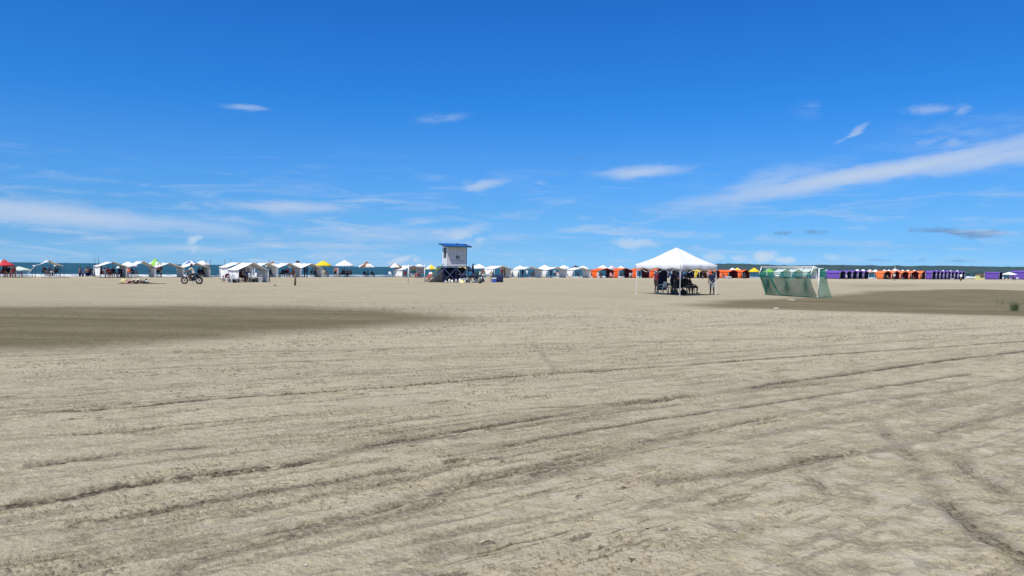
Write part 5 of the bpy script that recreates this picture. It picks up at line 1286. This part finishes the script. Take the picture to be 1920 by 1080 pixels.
def boat(px, py, L, label):
    P0 = G(px, py); t = empty('boat', P0, R(4), label, 'boat'); g = []
    prof = [(0, .0, .0), (.04, .55, .2), (.2, .85, .1), (.5, 1, .04), (.8, .95, .06), (1, .8, .1)]
    m = MB(); vs = []; n = 7
    for f, w, sh_ in prof:
        for k in range(n):
            a = math.pi * k / (n - 1); vs.append((L * (f - .5), -math.cos(a) * .75 * max(w, .03), .75 + sh_ * .8 - math.sin(a) ** .6 * .62))
    fs = [(i * n + k, i * n + k + 1, (i + 1) * n + k + 1, (i + 1) * n + k) for i in range(len(prof) - 1) for k in range(n - 1)] + [tuple(range((len(prof) - 1) * n, len(prof) * n))]
    inner = [(x * .97, y * .9, z + .06) for x, y, z in vs]; o_ = len(vs)
    fs2 = [tuple(o_ + i for i in f[::-1]) for f in fs]; rim = []
    for i in range(len(prof) - 1): rim += [(i * n, (i + 1) * n, o_ + (i + 1) * n, o_ + i * n), ((i + 1) * n - 1, o_ + (i + 1) * n - 1, o_ + (i + 2) * n - 1, (i + 2) * n - 1)]
    m.add(vs + inner, fs + fs2 + rim).build('hull', plas('white'), t, True)
    for f in (.35, .65): MB().box((L * (f - .5), 0, .62), (.25, 1.25, .04)).build('thwart', plas('lightblue'), t)
    MB().box((L * .5 + .12, 0, .75), (.25, .28, .5)).build('outboard_motor', plas('darkgrey'), t); return t
boat(1824, 523.9, 4.6, 'white open boat drawn up where the surf shows between the purple tents')
bag(G(1812.5, 523.6), 'white', 'white round bag at the left end of the beached boat', .9)['group'] = 'bags at the far right'
def kiosk():
    P0 = G(1841, 524.2); w = 10 / FPX * P0.y; h = ZAT(P0, 513.5)
    t = empty('kiosk', P0, .2, 'little yellow kiosk with dark awning left of the separate purple tent', 'kiosk')
    YL = plas('paleyellow')
    MB().box((0, w / 2, h * .42), (w, w, h * .84)).build('counter_body', YL, t)
    MB().box((0, -.06, h * .6), (w * .6, .06, h * .25)).build('window', plas('darkgrey'), t)
    MB().add([(-w * .6, -.5, h * .86), (w * .6, -.5, h * .86), (w * .6, w * 1.1, h * .86), (-w * .6, w * 1.1, h * .86), (0, w * .35, h)], [(0, 1, 4), (1, 2, 4), (2, 3, 4), (3, 0, 4), (3, 2, 1, 0)]).build('roof', fab('brown'), t)
kiosk()
# plants and debris on the sand
def tuft(px, py, h, n, label, spread=.25, seed=1):
    P0 = G(px, py); rd = random.Random(seed); m = MB()
    for i in range(n):
        a = rd.uniform(0, 6.28); L = h * rd.uniform(.5, 1); lean = rd.uniform(.05, .6); b = (rd.gauss(0, spread * .3), rd.gauss(0, spread * .3)); w = rd.uniform(.008, .016); pts = []
        for k in range(5):
            f = k / 4; pts.append(Vector((b[0] + math.cos(a) * lean * L * f * f, b[1] + math.sin(a) * lean * L * f * f, L * f * (1 - .25 * lean * f))))
        sd = Vector((-math.sin(a), math.cos(a), 0)); g = [[p - sd * w * (1 - k / 4.3), p + sd * w * (1 - k / 4.3)] for k, p in enumerate(pts)]
        m.sheet(g, .004)
    o = m.build('grass_tuft', pm('beach_grass', (.07, .11, .035), .7, .4, 3), None); o.location = P0; tag(o, label, 'grass tuft', None)
tuft(1903, 582.5, .55, 60, 'green grass tuft growing on the damp sand at the right', .3, 2)
tuft(1871, 571, .5, 7, 'thin sparse stems left of the green grass tuft', .5, 5)
tuft(1900, 579.5, .2, 22, 'low faded grass patch just behind the green grass tuft', 1.2, 9)
RC = random.Random(5)
def stone(px, py, s, mat, label, name='stone', cat='stone', flat=.5):
    P0 = G(px, py); m = MB().lathe([(.3, 0), (.9, .15), (1, .5), (.7, .9), (.1, 1.02)], (0, 0, 0), 9, 0, s, s * .7); m.v = [(x * RC.uniform(.8, 1.2), y * RC.uniform(.8, 1.2), z * s * flat) for x, y, z in m.v]
    o = m.build(name, mat, None, True); o.location = P0; o.rotation_euler = (0, 0, RC.uniform(0, 3)); tag(o, label, cat, None)
M_ST = pm('dark_stone', (.06, .05, .04), .8, .3, 9); M_SH = pm('bleached_shell', (.66, .61, .52), .6, .15, 30)
stone(515.5, 535.5, .16, M_ST, 'dark stone lying left of the wooden post')
stone(1455, 578.5, .12, pm('white_litter', (.75, .75, .74), .6), 'flat white scrap of litter below the football goal', 'litter', 'litter', .3)
stone(1484, 563, .35, M_SH, 'pale flat sand clod in front of the goal', 'clod', 'clod', .12)
for i, (x, y, s_, l) in enumerate(((591, 924, .013, 'tiny dark pebble left of the foreground centre'), (613, 1009, .012, 'tiny dark pebble low at the left foreground'), (1214, 993, .018, 'dark pebble in the right foreground'), (1160, 1068, .012, 'dark pebble near the bottom centre'))):
    stone(x, y, s_, M_ST, l, 'pebble', 'pebble', .6)
def twig(px, py, L, a, label):
    P0 = G(px, py); m = MB().tube((-L / 2, 0, .008), (0, .01, .014), .004, .005, 6).tube((0, .01, .014), (L / 2, -.01, .008), .005, .003, 6).tube((0, .01, .014), (L * .2, .03, .012), .003, .002, 5)
    o = m.build('twig', M_WOOD, None, True); o.location = P0; o.rotation_euler = (0, 0, a); tag(o, label, 'twig', None)
twig(1085, 933, .07, .7, 'short twig lying right of the foreground centre'); twig(1186, 1053, .06, 1.1, 'small twig near the bottom right of centre'); twig(915, 1020, .09, .4, 'dark twig at the bottom centre of the sand'); twig(1170, 917, .05, .9, 'tiny twig on the footprint-marked sand')
for i, (x, y, s_, l) in enumerate(((1155, 880, .014, 'white shell right of the centre foreground'), (1312, 848, .014, 'white shell beside the long middle track'), (1629, 904, .018, 'white shell in the right foreground, left of the curving track'), (1378, 995, .016, 'white shell low in the right foreground'), (1412, 1027, .014, 'white shell lowest in the right foreground'), (574, 1060, .018, 'pale shell at the bottom left of centre'), (735, 985, .014, 'white shell among the ruts at the left'), (1840, 888, .015, 'white shell at the right edge of the foreground'))):
    stone(x, y, s_ * .62, M_SH, l, 'shell', 'shell', .45)
for o in bpy.data.objects:
    if o.parent is None and 'label' in o and len(o['label'].split()) > 16: print('LONG', o['label'])
